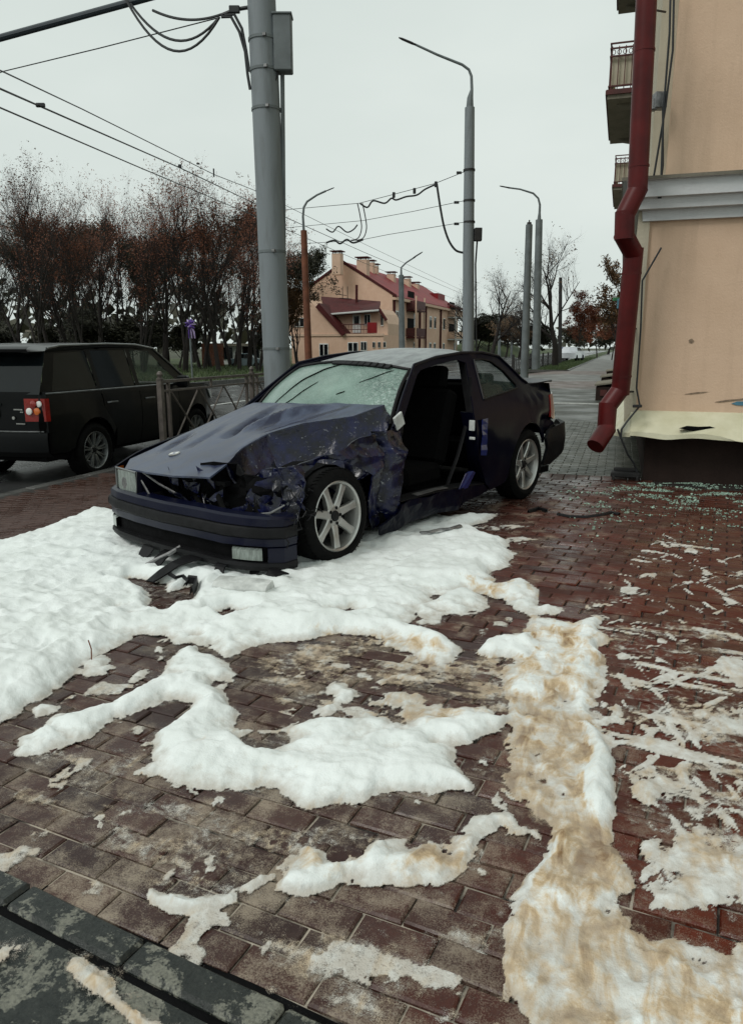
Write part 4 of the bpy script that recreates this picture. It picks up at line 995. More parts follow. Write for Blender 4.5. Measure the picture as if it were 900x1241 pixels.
# front bumper, pushed askew
BC = [(-.28, -.80), (-.44, -.795), (-.56, -.765), (-.645, -.70), (-.70, -.55), (-.735, -.30), (-.75, 0), (-.735, .28), (-.70, .50), (-.645, .65), (-.57, .74), (-.48, .79), (-.38, .80)]
def bpt(i, o, z):
    a = Vector(BC[max(0, i-1)]); b_ = Vector(BC[min(len(BC)-1, i+1)]); t = (b_-a).normalized(); nn = Vector((-t.y, t.x))
    p = Vector(BC[i])+nn*o*(-1 if nn.x > 0 and abs(nn.x) > .3 else 1) if False else Vector(BC[i])
    c = Vector((.05, 0)); dirn = (p-c).normalized(); p = p+dirn*(o+.022*fn_n(i*.8, z*4, 6)*sstep(3, 8, i))
    k = i/(len(BC)-1)
    return LC(p.x, p.y, z-.055*sstep(.45, 1, k)+.014*fn_n(i*.9, z*2, 2)*sstep(.3, 1, k))
def bumper_strip(prof, name, mat, i0=0, i1=len(BC)-1, sharp=.4, sub=3):
    rows = []
    for i in range(i0, i1):
        for s in range(sub):
            t = s/sub; rows.append([tuple(Vector(bpt(i, o, z)).lerp(Vector(bpt(i+1, o, z)), t)) for o, z in prof])
    rows.append([bpt(i1, o, z) for o, z in prof])
    mb = MB(); mb.strip(rows); return mb.build(name, mat, car, True, sharp, solid=.004)
bumper_strip([(-.10, .575), (-.02, .572), (.0, .560), (.004, .515), (-.004, .508)], 'front_bumper', MAT['bumper_navy'])
bumper_strip([(-.01, .512), (.016, .508), (.020, .498), (.020, .452), (.014, .444), (-.01, .44)], 'bumper_strip', MAT['plastic'])
bumper_strip([(-.01, .442), (.006, .438), (.002, .392), (-.02, .385)], 'bumper_lower', MAT['bumper_navy'])
bumper_strip([(-.03, .388), (-.035, .30), (-.02, .292)], 'air_intake', MAT['dark'], 3, 10)
bumper_strip([(-.02, .388), (-.004, .38), (-.006, .30), (-.015, .292)], 'bumper_corner', MAT['navy'], 0, 3)
bumper_strip([(-.02, .388), (-.004, .38), (-.006, .25), (-.015, .24)], 'bumper_corner', MAT['bumper_navy'], 10, 12)
bumper_strip([(-.02, .294), (.006, .290), (.010, .268), (-.005, .240), (-.06, .232)], 'front_spoiler', MAT['plastic'])
def fog(i0, i1, t0, t1, label=None):
    rows = []
    for z in (.375, .365, .305, .298):
        r = []
        for t in np.linspace(t0, t1, 5):
            i = int(t); r.append(tuple(Vector(bpt(i, .004 if z in (.365, .305) else -.02, z)).lerp(Vector(bpt(min(i+1, len(BC)-1), .004 if z in (.365, .305) else -.02, z)), t-i)))
        rows.append(r)
    mb = MB(); mb.strip(rows); return mb.build('fog_lamp', MAT['lamp_glass'], car, True, .4)
fog(2, 4, 2.7, 3.6); fog(8, 10, 8.35, 9.7)
bumper_strip([(.021, .495), (.024, .49), (.024, .46), (.021, .455)], 'bumper_insert', MAT['glassdark'], 2, 3)
# broken plastic hanging under the nose
for (u, v, z, du, dv, dz, wv) in ((-.71, -.24, .255, -.05, .01, -.05, .13), (-.72, -.02, .26, -.13, .05, -.075, .09), (-.70, .22, .26, -.20, -.03, -.06, .10), (-.66, .40, .25, -.08, .10, -.07, .08), (-.55, .75, .22, -.08, .02, -.06, .11), (-.58, .60, .22, -.04, .05, -.09, .06)):
    mb = MB(); du *= 1.7; dz *= 1.5; wv *= 1.2; rows = [[LC(u+du*t+.012*fn_n(t*5, u*9, v*9), v+dv*t, z+dz*t+.03*math.sin(t*3)), LC(u+du*t, v+dv*t+wv*(1-.45*t)+.03*fn_n(t*7, v*9, 2), z+dz*t+.03*math.sin(t*3)+.02*fn_n(t*6, u, 3))] for t in (0, .25, .5, .75, 1)]
    mb.strip(rows); mb.build('hanging_plastic', MAT['plastic'], car, False, solid=.010)
mb = MB(); mb.tube([LC(-.72, .12, .29), LC(-.78, .08, .25), LC(-.85, .03, .22), LC(-.90, .0, .20)], [.012, .016, .014, .010], 6); mb.build('hanging_strut', MAT['steel'], car)
# floor, firewall, cabin
mb = MB(); mb.box(LC(1.6, 0, .235), (3.6, 1.46, .06)); mb.box(LC(.62, 0, .55), (.06, 1.4, .66)); mb.box(LC(2.62, 0, .6), (.06, 1.45, .7)); mb.build('floor_pan', MAT['dark'], car)
mb = MB(); mb.strip([[LC(.64+.02*k, v, z) for k, (v) in enumerate((-.70, -.3, .3, .70))] for z in (.5, .92)]); mb.bbox(LC(.80, -.1, .80), (.34, 1.20, .20), .05); mb.build('dashboard', MAT['cloth'], car)
mb = MB(); P = [LC(1.08+.09*math.sin(t)*.55, .36+.18*math.cos(t), .80+.17*math.sin(t)) for t in [i*math.pi/10 for i in range(21)]]; mb.tube(P, .014, 6); mb.tube([LC(.9, .36, .74), LC(1.09, .36, .80)], .03, 6); mb.build('steering_wheel', MAT['plastic'], car)
def seat(v, u0=1.30):
    mb = MB(); rot = Matrix.Rotation(R(-20), 3, 'Y')
    mb.bbox(LC(u0+.0, v, .44), (.52, .50, .16), .05)
    mb.bbox(LC(u0+.34, v, .78), (.15, .50, .62), .06, Matrix.Rotation(R(-18), 3, 'Y'))
    s = mb.build('seat', MAT['cloth'], car)
    mb = MB(); mb.bbox(LC(u0+.47, v, 1.17), (.11, .27, .19), .045, Matrix.Rotation(R(-10), 3, 'Y'))
    for dv in (-.06, .06): mb.tube([LC(u0+.44, v+dv, 1.03), LC(u0+.46, v+dv, 1.12)], .008, 5)
    mb.build('headrest', MAT['cloth'], s)
seat(.37); seat(-.37, 1.36)
mb = MB(); mb.bbox(LC(2.25, 0, .50), (.5, 1.2, .18), .05); mb.bbox(LC(2.58, 0, .80), (.16, 1.2, .52), .05, Matrix.Rotation(R(-20), 3, 'Y')); mb.bbox(LC(2.80, 0, .985), (.30, 1.2, .04), .015); mb.build('rear_seat', MAT['cloth'], car)
for v in (-.33, .33): mb = MB(); mb.bbox(LC(2.66, v, 1.07), (.10, .25, .15), .04); mb.build('rear_headrest', MAT['cloth'], car)
mb = MB(); mb.tube([LC(1.78, .73, 1.18), LC(1.80, .72, .9), LC(1.66, .70, .55), LC(1.52, .69, .33)], .018, 5, flat=.25); mb.build('seat_belt', MAT['plastic'], car)
mb = MB(); mb.bbox(LC(.68, .80, .955), (.10, .02, .10), .008, Matrix.Rotation(R(25), 3, 'Y')); mb.build('mirror_base', MAT['offwhite'], car)
for c in (0, 2.7):
    for s in (-1, 1):
        mb = MB(); rows = []
        for k in range(13):
            t = R(-12+k*17); rows.append([LC(c+.375*math.cos(t), s*.70, .37+.375*math.sin(t)), LC(c+.375*math.cos(t), s*.42, .37+.375*math.sin(t))])
        mb.strip(rows); mb.add([r[1] for r in rows], [tuple(range(len(rows)))]); mb.build('wheel_arch_liner', MAT['dark'], car, False)
def f_crush(v, z):
    return -.34-.09*sstep(.55, .85, v)*0+.06*fn_n(v*6, z*6, 2)-.10*abs(fn_n(v*9, z*8, 7))+.05*sstep(.5, .8, z), v, z
panel('crushed_inner_wing', [(.36, .30), (.34, .66), (.50, .76), (.70, .78), (.80, .70), (.80, .48), (.74, .30), (.55, .24)], f_crush, MAT['wreck'], car, step=.045, thick=-.008, smooth=False, xf=LC)
make_wheel(car, (0, .712, .312), 0, .312, .231, camber=R(3)); make_wheel(car, (-2.7, .725, .322), 0)
make_wheel(car, (0, -.725, .322), 0, flip=-1); make_wheel(car, (-2.7, -.725, .322), 0, flip=-1)
# torn rubber and wires by the front wheel
mb = MB(); rng = random.Random(5)
for k in range(26):
    a = Vector((rng.uniform(.22, .42), .78+rng.uniform(-.05, .05), rng.uniform(.30, .52))); pts = [a]
    for i in range(4): pts.append(pts[-1]+Vector((rng.uniform(-.03, .04), rng.uniform(-.03, .03), rng.uniform(-.05, .04))))
    mb.tube(pts, .004, 4)
mb.build('torn_wiring', MAT['plastic'], car)
# ================================================================== PARKED SUV
RW = gp(117, 545.5, -.03)               # its right rear wheel, by the kerb
SV_H = R(91.0)
suv = thing('parked_suv', 'black boxy four-door SUV parked on the road beside the railing', 'car')
hd = Vector((math.cos(SV_H), math.sin(SV_H), 0)); lf = Vector((-hd.y, hd.x, 0))
suv.location = Vector((RW.x, RW.y, ROADZ))+lf*.93; suv.rotation_euler = (0, 0, SV_H)
SW = [(-1.0, .86), (-.9, .93), (-.6, .96), (2.6, .96), (3.1, .93), (3.45, .84), (3.6, .72)]
SZ = [(.35, -.07), (.5, -.03), (.8, 0), (1.0, -.012), (1.10, -.03), (1.15, -.045)]
def SWd(x, z):
    v = interp(x, SW)+interp(min(z, 1.15), SZ)
    if z > 1.15: v -= (z-1.15)*.24+.03*max(0, (x-1.4))*(z-1.15)
    for c in (0, 2.745):
        r = math.hypot(x-c, z-.37)
        if abs(r-.46) < .07 and z > .3: v += .018*(1-abs(r-.46)/.07)
    return v
SZK = 1.03                               # a touch taller than nominal
def sR(x, z): return x, -SWd(x, z), z*SZK
def sL(x, z): return x, SWd(x, z), z*SZK
def arcs(c, r, a0, a1, n=12): return [(c+r*math.cos(R(a0+(a1-a0)*i/n)), .37+r*math.sin(R(a0+(a1-a0)*i/n))) for i in range(n+1)]
gpn = .006
for fn in (sR, sL):
    panel('rear_quarter', [(-.97, .55), (-1.0, .80), (-.95, 1.15), (.20, 1.15), (.22, .95), (.47, .62)]+arcs(0, .44, 20, 170)+[(-.55, .40), (-.9, .42)], fn, MAT['suv'], suv, step=.10, thick=0)
    panel('door', [(.22+gpn, 1.15), (1.12-gpn, 1.15), (1.12-gpn, .36), (.50, .36), (.475+gpn, .60), (.23+gpn, .94)], fn, MAT['suv'], suv, step=.12, thick=0)
    panel('door', [(1.12+gpn, 1.15), (2.18, 1.15), (2.20, .36), (1.12+gpn, .36)], fn, MAT['suv'], suv, step=.12, thick=0)
    panel('fender', [(2.18+2*gpn, 1.15), (2.6, 1.14), (3.2, 1.10), (3.45, 1.04), (3.58, .85), (3.58, .42), (3.25, .40)]+arcs(2.745, .44, 10, 170)+[(2.21, .36)], fn, MAT['suv'], suv, step=.10, thick=0)
    wins = [[(-.74, 1.19), (-.53, 1.655), (.10, 1.685), (.16, 1.19)], [(.24, 1.19), (.20, 1.69), (1.02, 1.695), (1.06, 1.19)], [(1.16, 1.19), (1.12, 1.695), (1.60, 1.675), (2.20, 1.20)]]
    panel('cabin_frame', [(-.95, 1.155), (-.82, 1.40), (-.66, 1.70), (-.4, 1.745), (.6, 1.765), (1.3, 1.755), (1.78, 1.70), (2.62, 1.155)], fn, MAT['suv'], suv, wins, step=.10, thick=0)
    for i, wn in enumerate(wins): panel('window', wn, lambda x, z, fn=fn: (lambda q: (q[0], q[1]*.988, q[2]))(fn(x, z)), MAT['glassdark'] if i < 2 else MAT['glass'], suv, step=.3, thick=0)
    mb = MB(); mb.tube([(lambda q: (q[0], q[1]*1.004, q[2]))(fn(x, 1.165)) for x in np.linspace(-.88, 2.3, 20)], .012, 5); mb.build('belt_trim', MAT['alloy_dull'], suv)
    mb = MB(); mb.tube([(lambda q: (q[0], q[1]*1.01, q[2]))(fn(x, z)) for x, z in ((-.64, 1.715), (-.4, 1.75), (.6, 1.775), (1.3, 1.765), (1.76, 1.712), (2.2, 1.44), (2.6, 1.17))], .016, 6); mb.build('roof_edge', MAT['alloy_dull'], suv)
    for x in (.30, 1.24):
        mb = MB(); y = fn(x+.1, .98)[1]; s = 1 if y > 0 else -1
        mb.tube([(x, y, .985*SZK), (x+.03, y+.035*s, .99*SZK), (x+.19, y+.035*s, .99*SZK), (x+.22, y, .985*SZK)], .013, 6); mb.build('door_handle', MAT['alloy_dull'], suv)
def f_sroof(x, y):
    e = abs(y)/.80; return x, y, SZK*(interp(x, [(-.95, 1.70), (-.66, 1.72), (-.3, 1.765), (.6, 1.79), (1.3, 1.775), (1.8, 1.705)])-.035*e**3)
panel('roof', [(-.92, -.74), (-.66, -.80), (.6, -.815), (1.4, -.80), (1.80, -.74), (1.86, 0), (1.80, .74), (1.4, .80), (.6, .815), (-.66, .80), (-.92, .74), (-.97, 0)], f_sroof, MAT['suv'], suv, step=.14, thick=-.02)
mb = MB(); rows = []
for y in np.linspace(-.74, .74, 9): rows.append([(-.60, y, 1.765*SZK), (-.93+.04*abs(y), y, 1.735*SZK), (-.99+.05*abs(y), y, 1.705*SZK), (-.97+.05*abs(y), y, 1.670*SZK), (-.80, y, 1.665*SZK)])
mb.strip(rows); mb.build('spoiler', MAT['alloy_dull'] if False else MAT['suv'], suv)
mb = MB(); mb.strip([[(-.67-.05*math.cos(y), y*.93, 1.68*SZK), (-.97, y*1.03, 1.16*SZK)] for y in np.linspace(-.86, .86, 9)]); mb.build('rear_window', MAT['glassdark'], suv, solid=.004)
mb = MB()
def srx(y, z): return -1.02+.10*abs(y/.9)**3+.03*max(0, z-1.0)
mb.strip([[(srx(y, z), y, z*SZK) for z in (.42, .55, .62, .80, 1.0, 1.19)] for y in np.linspace(-.93, .93, 15)]); mb.build('tailgate', MAT['suv'], suv)
mb = MB(); rows = []
for y in np.linspace(-.95, .95, 13): x = -1.10+.14*abs(y/.95)**3; rows.append([(x+.1, y, .70*SZK), (x, y, .69*SZK), (x-.01, y, .60*SZK), (x, y, .45*SZK), (x+.08, y, .38*SZK)])
mb.strip(rows); mb.build('rear_bumper', MAT['suv'], suv)
mb = MB(); mb.tube([(-1.08+.14*abs(y/.95)**3, y, .705*SZK) for y in np.linspace(-.9, .9, 11)], .010, 5); mb.build('bumper_trim', MAT['alloy_dull'], suv)
for s in (-1, 1):
    mb = MB(); mb.strip([[(srx(y, z)-.015, s*y, z*SZK) for y in (.66, .70, .80, .88)]+[(-.93, s*.925, z*SZK), (-.88, s*.952, z*SZK)] for z in (.83, .85, .97, 1.09, 1.11)])
    tl = mb.build('tail_lamp', MAT['red_lens'], suv)
    for (y, z, r, mt) in ((.79, 1.045, .048, 'red_lens'), (.86, 1.045, .04, 'white'), (.73, .955, .045, 'white'), (.83, .955, .048, 'amber')):
        mb = MB(); mb.lathe([(r, -.008), (r*.95, -.022), (r*.6, -.028), (.001, -.030)], 16, 'X', (srx(y, z)-.015, s*y, z*SZK)); mb.build('lamp_ring', MAT[mt], tl)
mb = MB(); mb.bbox((-1.045, -.02, .93*SZK), (.012, .52, .115), .004); pl = mb.build('number_plate', MAT['white'], suv, False)
me = text_mesh('3', .115, .002); me.materials.append(MAT['dark'])
o = bpy.data.objects.new('plate_lettering', me); COL.objects.link(o); o.parent = pl; o.location = (-1.0535, -.165, .892*SZK); o.rotation_euler = (R(90), 0, R(-90))
mb = MB(); mb.bbox((-1.035, -.02, 1.035*SZK), (.03, .60, .03), .01); mb.build('plate_lamp_bar', MAT['alloy_dull'], suv)
mb = MB()
for (y0, y1, z, h) in ((-.50, -.64, .975, .016), (-.60, -.645, .945, .014), (-.52, -.66, .80, .014)):
    n = 6
    for k in range(n): mb.box((srx(.6, .95)-.014, y0+(y1-y0)*(k+.5)/n, z*SZK), (.01, abs(y1-y0)/n*.7, h))
mb.lathe([(.022, -.0), (.02, -.012), (.001, -.013)], 14, 'X', (srx(.5, .87)-.012, -.50, .87*SZK)); mb.build('tailgate_badges', MAT['alloy'], suv, False)
mb = MB(); mb.strip([[(1.86-.08*(y/.74)**2, y, 1.69*SZK), (2.68-.12*(y/.74)**2, y*1.12, 1.16*SZK)] for y in np.linspace(-.74, .74, 7)]); mb.build('windscreen', MAT['glass'], suv)
mb = MB(); mb.strip([[(2.58, y, 1.15*SZK), (3.1, y*.97, 1.145*SZK-.02*(y/.9)**2), (3.42, y*.9, 1.10*SZK-.03*(y/.9)**2), (3.58-.16*(y/.9)**2, y*.85, 1.0*SZK), (3.66-.2*(y/.9)**2, y*.85, .7*SZK), (3.62-.2*(y/.9)**2, y*.85, .38)] for y in np.linspace(-.93, .93, 13)]); mb.build('front_end', MAT['suv'], suv)
panel('headlamp', [(3.22, 1.03), (3.47, 1.0), (3.55, .88), (3.36, .86)], lambda x, z: (x+.01, -SWd(x, z)-.02, z*SZK), MAT['lamp_glass'], suv, step=.08, thick=.02)
mb = MB(); mb.bbox((2.12, -1.08, 1.20*SZK), (.12, .20, .19), .05); mb.tube([(2.1, -.92, 1.16*SZK), (2.12, -1.02, 1.18*SZK)], .03, 6); mb.build('door_mirror', MAT['suv'], suv)
mb = MB(); mb.box((1.3, 0, .45), (4.4, 1.7, .25)); mb.box((1.2, 0, 1.0), (2.6, 1.6, .25)); mb.build('underbody', MAT['dark'], suv)
for c in (0, 2.745):
    for s in (-1, 1):
        mb = MB(); rows = []
        for k in range(13): t = R(-12+k*17); rows.append([(c+.45*math.cos(t), s*.90, .38+.45*math.sin(t)), (c+.45*math.cos(t), s*.6, .38+.45*math.sin(t))])
        mb.strip(rows); mb.add([r[1] for r in rows], [tuple(range(len(rows)))]); mb.build('wheel_arch_liner', MAT['dark'], suv, False)
for x in (0, 2.745):
    for s in (-1, 1): make_wheel(suv, (x, s*.815, .375), 0, .375, .262, .26, 9, (.026, .022, .024), 'alloy_dull', s, twin=.10)
# ================================================================== GUARD RAILING along the kerb
fence = thing('guard_railing', 'low brown metal guard railing with crossed bars along the kerb', 'railing')
FX = KERB+.12
posts = [Vector((FX, 9.53+2.9*i, -.25)) for i in range(5)]
for i, p in enumerate(posts):
    mb = MB(); mb.box(p+Vector((0, 0, .54)), (.075, .075, 1.28)); o = mb.build('post', MAT['fence'], fence, False)
    mb = MB(); mb.lathe([(.001, .105), (.03, .09), (.045, .055), (.03, .02), (.028, .005), (.05, 0), (.05, -.02)], 14, 'Z', p+Vector((0, 0, 1.19))); mb.build('post_cap', MAT['fence'], o)
for i in range(4):
    a, b_ = posts[i], posts[i+1]; L = 2.9
    def pt(t, z): return a+(b_-a)*t+Vector((0, 0, z))
    for z, w in ((1.14, .05), (1.00, .035), (.14, .035)):
        mb = MB(); mb.box(pt(.5, z), (w, L-.09, w*.8)); mb.build('rail', MAT['fence'], fence, False)
    for t in (.07, .93):
        mb = MB(); mb.box(pt(t, .58), (.045, .045, 1.10)); mb.build('upright', MAT['fence'], fence, False)
    mb = MB(); mb.box(pt(.5, 1.07), (.03, .03, .12)); mb.build('upright', MAT['fence'], fence, False)
    for k in range(3):
        t0, t1 = .09+k*.275, .09+(k+1)*.275
        for s, (c, d) in enumerate(((t0, t1), (t1, t0))):
            mb = MB(); mb.tube([pt(c, .16)+Vector((.012*(1 if s else -1), 0, 0)), pt(d, .98)+Vector((.012*(1 if s else -1), 0, 0))], .014, 6); mb.build('cross_bar', MAT['fence'], fence)
# ================================================================== POLES AND WIRES
def along(P, k): return [Vector(P[0]).lerp(Vector(P[1]), i/k) for i in range(k+1)]
D1 = 12.6
b0 = dp(338, 500, D1); b0.z = -.2; t0 = dp(313, -90, D1)
pole = thing('tramway_pole', 'thick grey-blue overhead line pole with steel bands beside the railing', 'pole', b0)
def at1(y, x=None): # point on the pole axis at image height y
    k = (y+90)/590; return t0.lerp(dp(338, 500, D1), k)
mb = MB(); mb.tube([b0]+[at1(y) for y in (480, 300, 100, -90)], [.222, .220, .218, .214, .21], 28); mb.build('shaft', MAT['pole'], pole, world=True)
for y in (35, 70, 115, 288, 413):
    c = at1(y); ax = (at1(y-5)-c).normalized(); mb = MB()
    mb.tube([c-ax*.02, c+ax*.02], .226, 28, caps=True); mb.build('band', MAT['pole2'], pole, world=True)
    mb = MB(); q = c+to_world(.05, -.235, 0); mb.box(q, (.05, .04, .04)); mb.build('band_bolt', MAT['steel'], pole, False, world=True)
rotc = Matrix.Rotation(YAW, 3, 'Z')
c = dp(343, 54, D1-.05); mb = MB(); mb.bbox(c, (.27, .24, .76), .015, rotc); bx = mb.build('switch_box', MAT['pole2'], pole, False, world=True)
mb = MB(); mb.bbox(c+Vector((0, 0, .39)), (.30, .27, .03), .008, rotc); mb.build('box_lid', MAT['pole2'], bx, False, world=True)
mb = MB(); mb.box(at1(35)+to_world(.24, 0, 0)*1+Vector((0, 0, 0)), (.10, .06, .05), rotc); mb.box(at1(72)+to_world(.24, 0, 0), (.10, .06, .05), rotc); mb.build('box_bracket', MAT['steel'], pole, False, world=True)
mb = MB(); mb.tube([dp(342, 82, D1), dp(343, 180, D1), dp(344, 330, D1), dp(349, 470, D1)], .035, 8); mb.build('conduit', MAT['pole2'], pole, world=True)
mb = MB(); mb.tube([dp(337, 84, D1-.1), dp(333, 100, D1-.1), dp(331, 118, D1-.1)], .018, 6); mb.build('loose_cable', MAT['wire'], pole, world=True)
# the bracket arm over the road
e0, e1 = dp(196, -8, D1+.7), dp(-60, 62, D1+1.2)
mb = MB(); mb.tube([dp(313, -36, D1), e0, e1], .055, 10); mb.build('bracket_arm', MAT['tubeblue'], pole, world=True)
def sag(a, b_, s, n=16): return [a.lerp(b_, i/n)-Vector((0, 0, s*4*(i/n)*(1-i/n))) for i in range(n+1)]
k0 = dp(272, 17, D1+.1); k1 = dp(158, 4, D1+.7)
mb = MB(); mb.tube([dp(303, 8, D1), dp(285, 11, D1), dp(268, 18, D1)], .028, 7); mb.bbox(dp(284, 11, D1-.03), (.16, .06, .10), .01, rotc); mb.build('insulator', MAT['wire'], pole, world=True)
mb = MB()
for s, a, b_ in ((.42, k1, dp(266, 20, D1)), (.60, dp(152, -2, D1+.7), dp(266, 20, D1)), (.10, dp(185, 12, D1+.6), dp(268, 17, D1))): mb.tube(sag(a, b_, s), .020, 6)
for pts in ([(268, 20), (280, 20), (290, 38), (297, 62), (300, 90), (303, 108)], [(272, 18), (284, 17), (293, 34), (298, 60), (302, 86)]):
    mb.tube([dp(x, y, D1-.05) for x, y in pts], .022, 6)
mb.build('feeder_cable', MAT['wire'], pole, world=True)
def wire(label, pts, r=.011, grp=None, cl=()):
    """pts: (x, y, distance); a thing of its own, hung between the poles"""
    P = [dp(*p) for p in pts]; o = thing('overhead_wire', label, 'wire', P[0], 0, grp)
    Q = []
    for a, b_ in zip(P, P[1:]): Q += along((a, b_), 6)[:-1]
    mb = MB(); mb.tube(Q+[P[-1]], r, 5); mb.build('cable', MAT['wire'], o, world=True)
    for x, y, d, w, h in cl:
        mb = MB(); mb.bbox(dp(x, y, d), (w, .05, h), .01, rotc); mb.build('clamp', MAT['wire'], o, False, world=True)
    return o
wire('dark overhead wire rising from the left picture edge to the thick grey pole', [(-60, 110, 15), (4, 86, 14.5), (120, 58, 13.6), (265, 21, D1+.1)], .009)
wire('uppermost of the long trolley wires slanting down behind the thick pole', [(-40, 68, 12), (5, 87, 14), (100, 132, 19), (259, 211, 30), (310, 231, 36), (430, 290, 60), (560, 352, 110)], .014, cl=((240, 198, 30, .12, .06), (259, 209, 30, .05, .30)))
wire('thickest of the long trolley wires with a clamp near the left edge', [(-40, 88, 11.5), (0, 107, 12.5), (50, 129, 14.5), (218, 203, 24), (310, 247, 34), (440, 305, 56), (560, 356, 110)], .017, cl=((49, 127, 14.4, .16, .07), (218, 201, 24, .10, .10)))
wire('lowest of the long trolley wires crossing in front of the bare treetops', [(-40, 113, 11.5), (0, 130, 12.5), (170, 203, 20), (310, 262, 33), (440, 318, 56), (550, 362, 110)], .014)
D2 = 31.5
b2 = dp(568, 440, D2); b2.z = -.05
lamp_main = thing('lamp_post', 'tallest grey street lamp with a bent arm beside the wrecked coupe', 'street lamp', b2)
mb = MB(); mb.tube([b2, dp(567.5, 300, D2), dp(569, 130, D2)], [.235, .225, .19], 20); mb.build('shaft', MAT['pole'], lamp_main, world=True)
def lamp_arm(root, pts, D, r, head, mat='pole2'):
    mb = MB(); mb.tube([dp(x, y, D) for x, y in pts], r, 10); mb.build('lamp_arm', MAT[mat], root, world=True)
    (x0, y0), (x1, y1) = head; a, b_ = dp(x0, y0, D), dp(x1, y1, D); L = (b_-a).length
    mb = MB(); mb.tube([a, a.lerp(b_, .25), a.lerp(b_, .8), b_], [L*.07, L*.11, L*.10, L*.05], 10, flat=.55); mb.build('lamp_head', MAT['iron'], root, world=True)
lamp_arm(lamp_main, [(569, 132), (569.5, 118), (571.5, 108), (571, 92), (568, 84), (560, 78), (530, 66), (502, 53)], D2, [.15, .12, .06, .055, .05, .05, .045, .04], ((504, 54), (483, 45)))
for y in (206, 243, 269):
    mb = MB(); mb.tube([dp(568.3, y+1.2, D2), dp(568.3, y-1.2, D2)], .235, 20); mb.build('band', MAT['iron'], lamp_main, world=True)
mb = MB(); mb.bbox(dp(579, 284, D2-.1), (.30, .25, .50), .02, rotc); mb.build('switch_box', MAT['iron'], lamp_main, False, world=True)
mb = MB(); mb.tube([dp(578, 291, D2), dp(576, 320, D2), dp(577, 432, D2)], .035, 6); mb.build('conduit', MAT['wire'], lamp_main, world=True)
gw = 'span wires running left from the tall lamp post'
wire('top span wire with hanging loops tied to the tall grey lamp post', [(562, 208, D2), (527, 222, D2+1), (470, 237, D2+3), (435, 246, D2+4), (345, 254, D2+7)], .013, gw, ((556, 209, D2, .2, .1),))
wire('middle span wire tied to the tall grey lamp post', [(562, 243, D2), (500, 256, D2+3), (440, 267, D2+5), (345, 276, D2+8)], .012, gw, ((553, 245, D2, .2, .1),))
wire('lowest span wire tied to the tall grey lamp post', [(562, 269, D2), (470, 284, D2+3), (435, 291, D2+4), (350, 296, D2+7)], .012, gw, ((553, 271, D2, .2, .1),))
loop = thing('feeder_loop', 'loose black cable loops clipped under the top span wire', 'cable', dp(530, 222, D2))
mb = MB(); mb.tube([p for p in smooth_pts([dp(x, y, D2+.3) for x, y in ((529, 222), (531, 236), (534, 255), (538, 275), (544, 292), (552, 303), (561, 306))])], .045, 7); mb.build('drop_cable', MAT['wire'], loop, world=True)
mb = MB(); pts = [(528, 223), (515, 229), (505, 236), (492, 238), (480, 242), (474, 240), (466, 246), (452, 243), (445, 251), (436, 246)]
mb.tube(smooth_pts([dp(x, y, D2+1.5) for x, y in pts]), .035, 6); mb.build('clipped_cable', MAT['wire'], loop, world=True)
mb = MB()
for dx in (0, 6): mb.tube(smooth_pts([dp(x+dx, y, D2+3) for x, y in ((433, 246), (436, 260), (438, 276), (434, 288), (425, 291))]), .025, 6)
mb.tube(smooth_pts([dp(x, y, D2+3) for x, y in ((395, 294), (405, 291), (412, 295), (420, 290), (428, 294), (440, 290))]), .04, 6)
mb.tube(smooth_pts([dp(x, y, D2+4) for x, y in ((395, 277), (403, 281), (410, 274), (420, 281), (428, 278), (433, 272))]), .030, 6)
mb.build('hanging_cable', MAT['wire'], loop, world=True)
for x, y in ((528, 223), (502, 231), (477, 236)):
    mb = MB(); mb.bbox(dp(x, y, D2+1), (.12, .08, .22), .02, rotc); mb.build('clip', MAT['wire'], loop, False, world=True)
# further poles
def simple_pole(label, x0, y0, x1, y1, D, r0, r1, mat='pole2', base=None, grp=None, name='pole', cat='pole'):
    b = dp(x0, y0, D); g = base if base is not None else b.z
    o = thing(name, label, cat, (b.x, b.y, g), 0, grp)
    mb = MB(); mb.tube([Vector((b.x, b.y, g)), b, dp(x1, y1, D)], [r0, r0, r1], 14); mb.build('shaft', MAT[mat], o, world=True)
    return o
o = simple_pole('plain grey pole without a lamp, beside the right-hand street lamp', 635, 459, 641, 272, 36, .19, .155, base=0)
mb = MB(); mb.lathe([(.11, 0), (.10, .10), (.03, .12), (.03, .2)], 12, 'Z', dp(641, 272, 36)); mb.build('pole_cap', MAT['iron'], o, world=True)
o = simple_pole('grey street lamp with curved arm standing behind the plain grey pole', 649, 448, 653, 266, 50, .27, .22, base=0, name='lamp_post', cat='street lamp')
lamp_arm(o, [(653, 267), (653.5, 258), (654, 248), (652, 240), (646, 234), (630, 229), (615, 227)], 50, [.13, .08, .07, .06, .06, .05, .05], ((618, 227.5), (605, 225)))
o = simple_pole('rusty orange lamp post with a slim arm in front of the peach houses', 374, 440, 368, 279, 34, .165, .135, 'rust', -.3, name='lamp_post', cat='street lamp')
lamp_arm(o, [(368, 280), (367, 262), (368, 251), (372, 244), (384, 236), (395, 231)], 34, [.06, .05, .05, .045, .04, .04], ((394, 231.5), (405, 227)))
o = simple_pole('slim grey lamp post with a straight slanting arm before the red roof', 487, 425, 486, 333, 62, .26, .20, base=-.3, name='lamp_post', cat='street lamp')
lamp_arm(o, [(486, 334), (486, 324), (492, 318), (503, 311)], 62, [.10, .07, .06, .06], ((500, 312.5), (512, 305)))
simple_pole('slender far pole with pointed top right of the tall lamp post', 604.5, 432, 605, 384, 90, .20, .10, base=-.2)
simple_pole('short pale far pole near the green bank', 619.5, 425, 620, 388, 110, .16, .12, base=-.2)
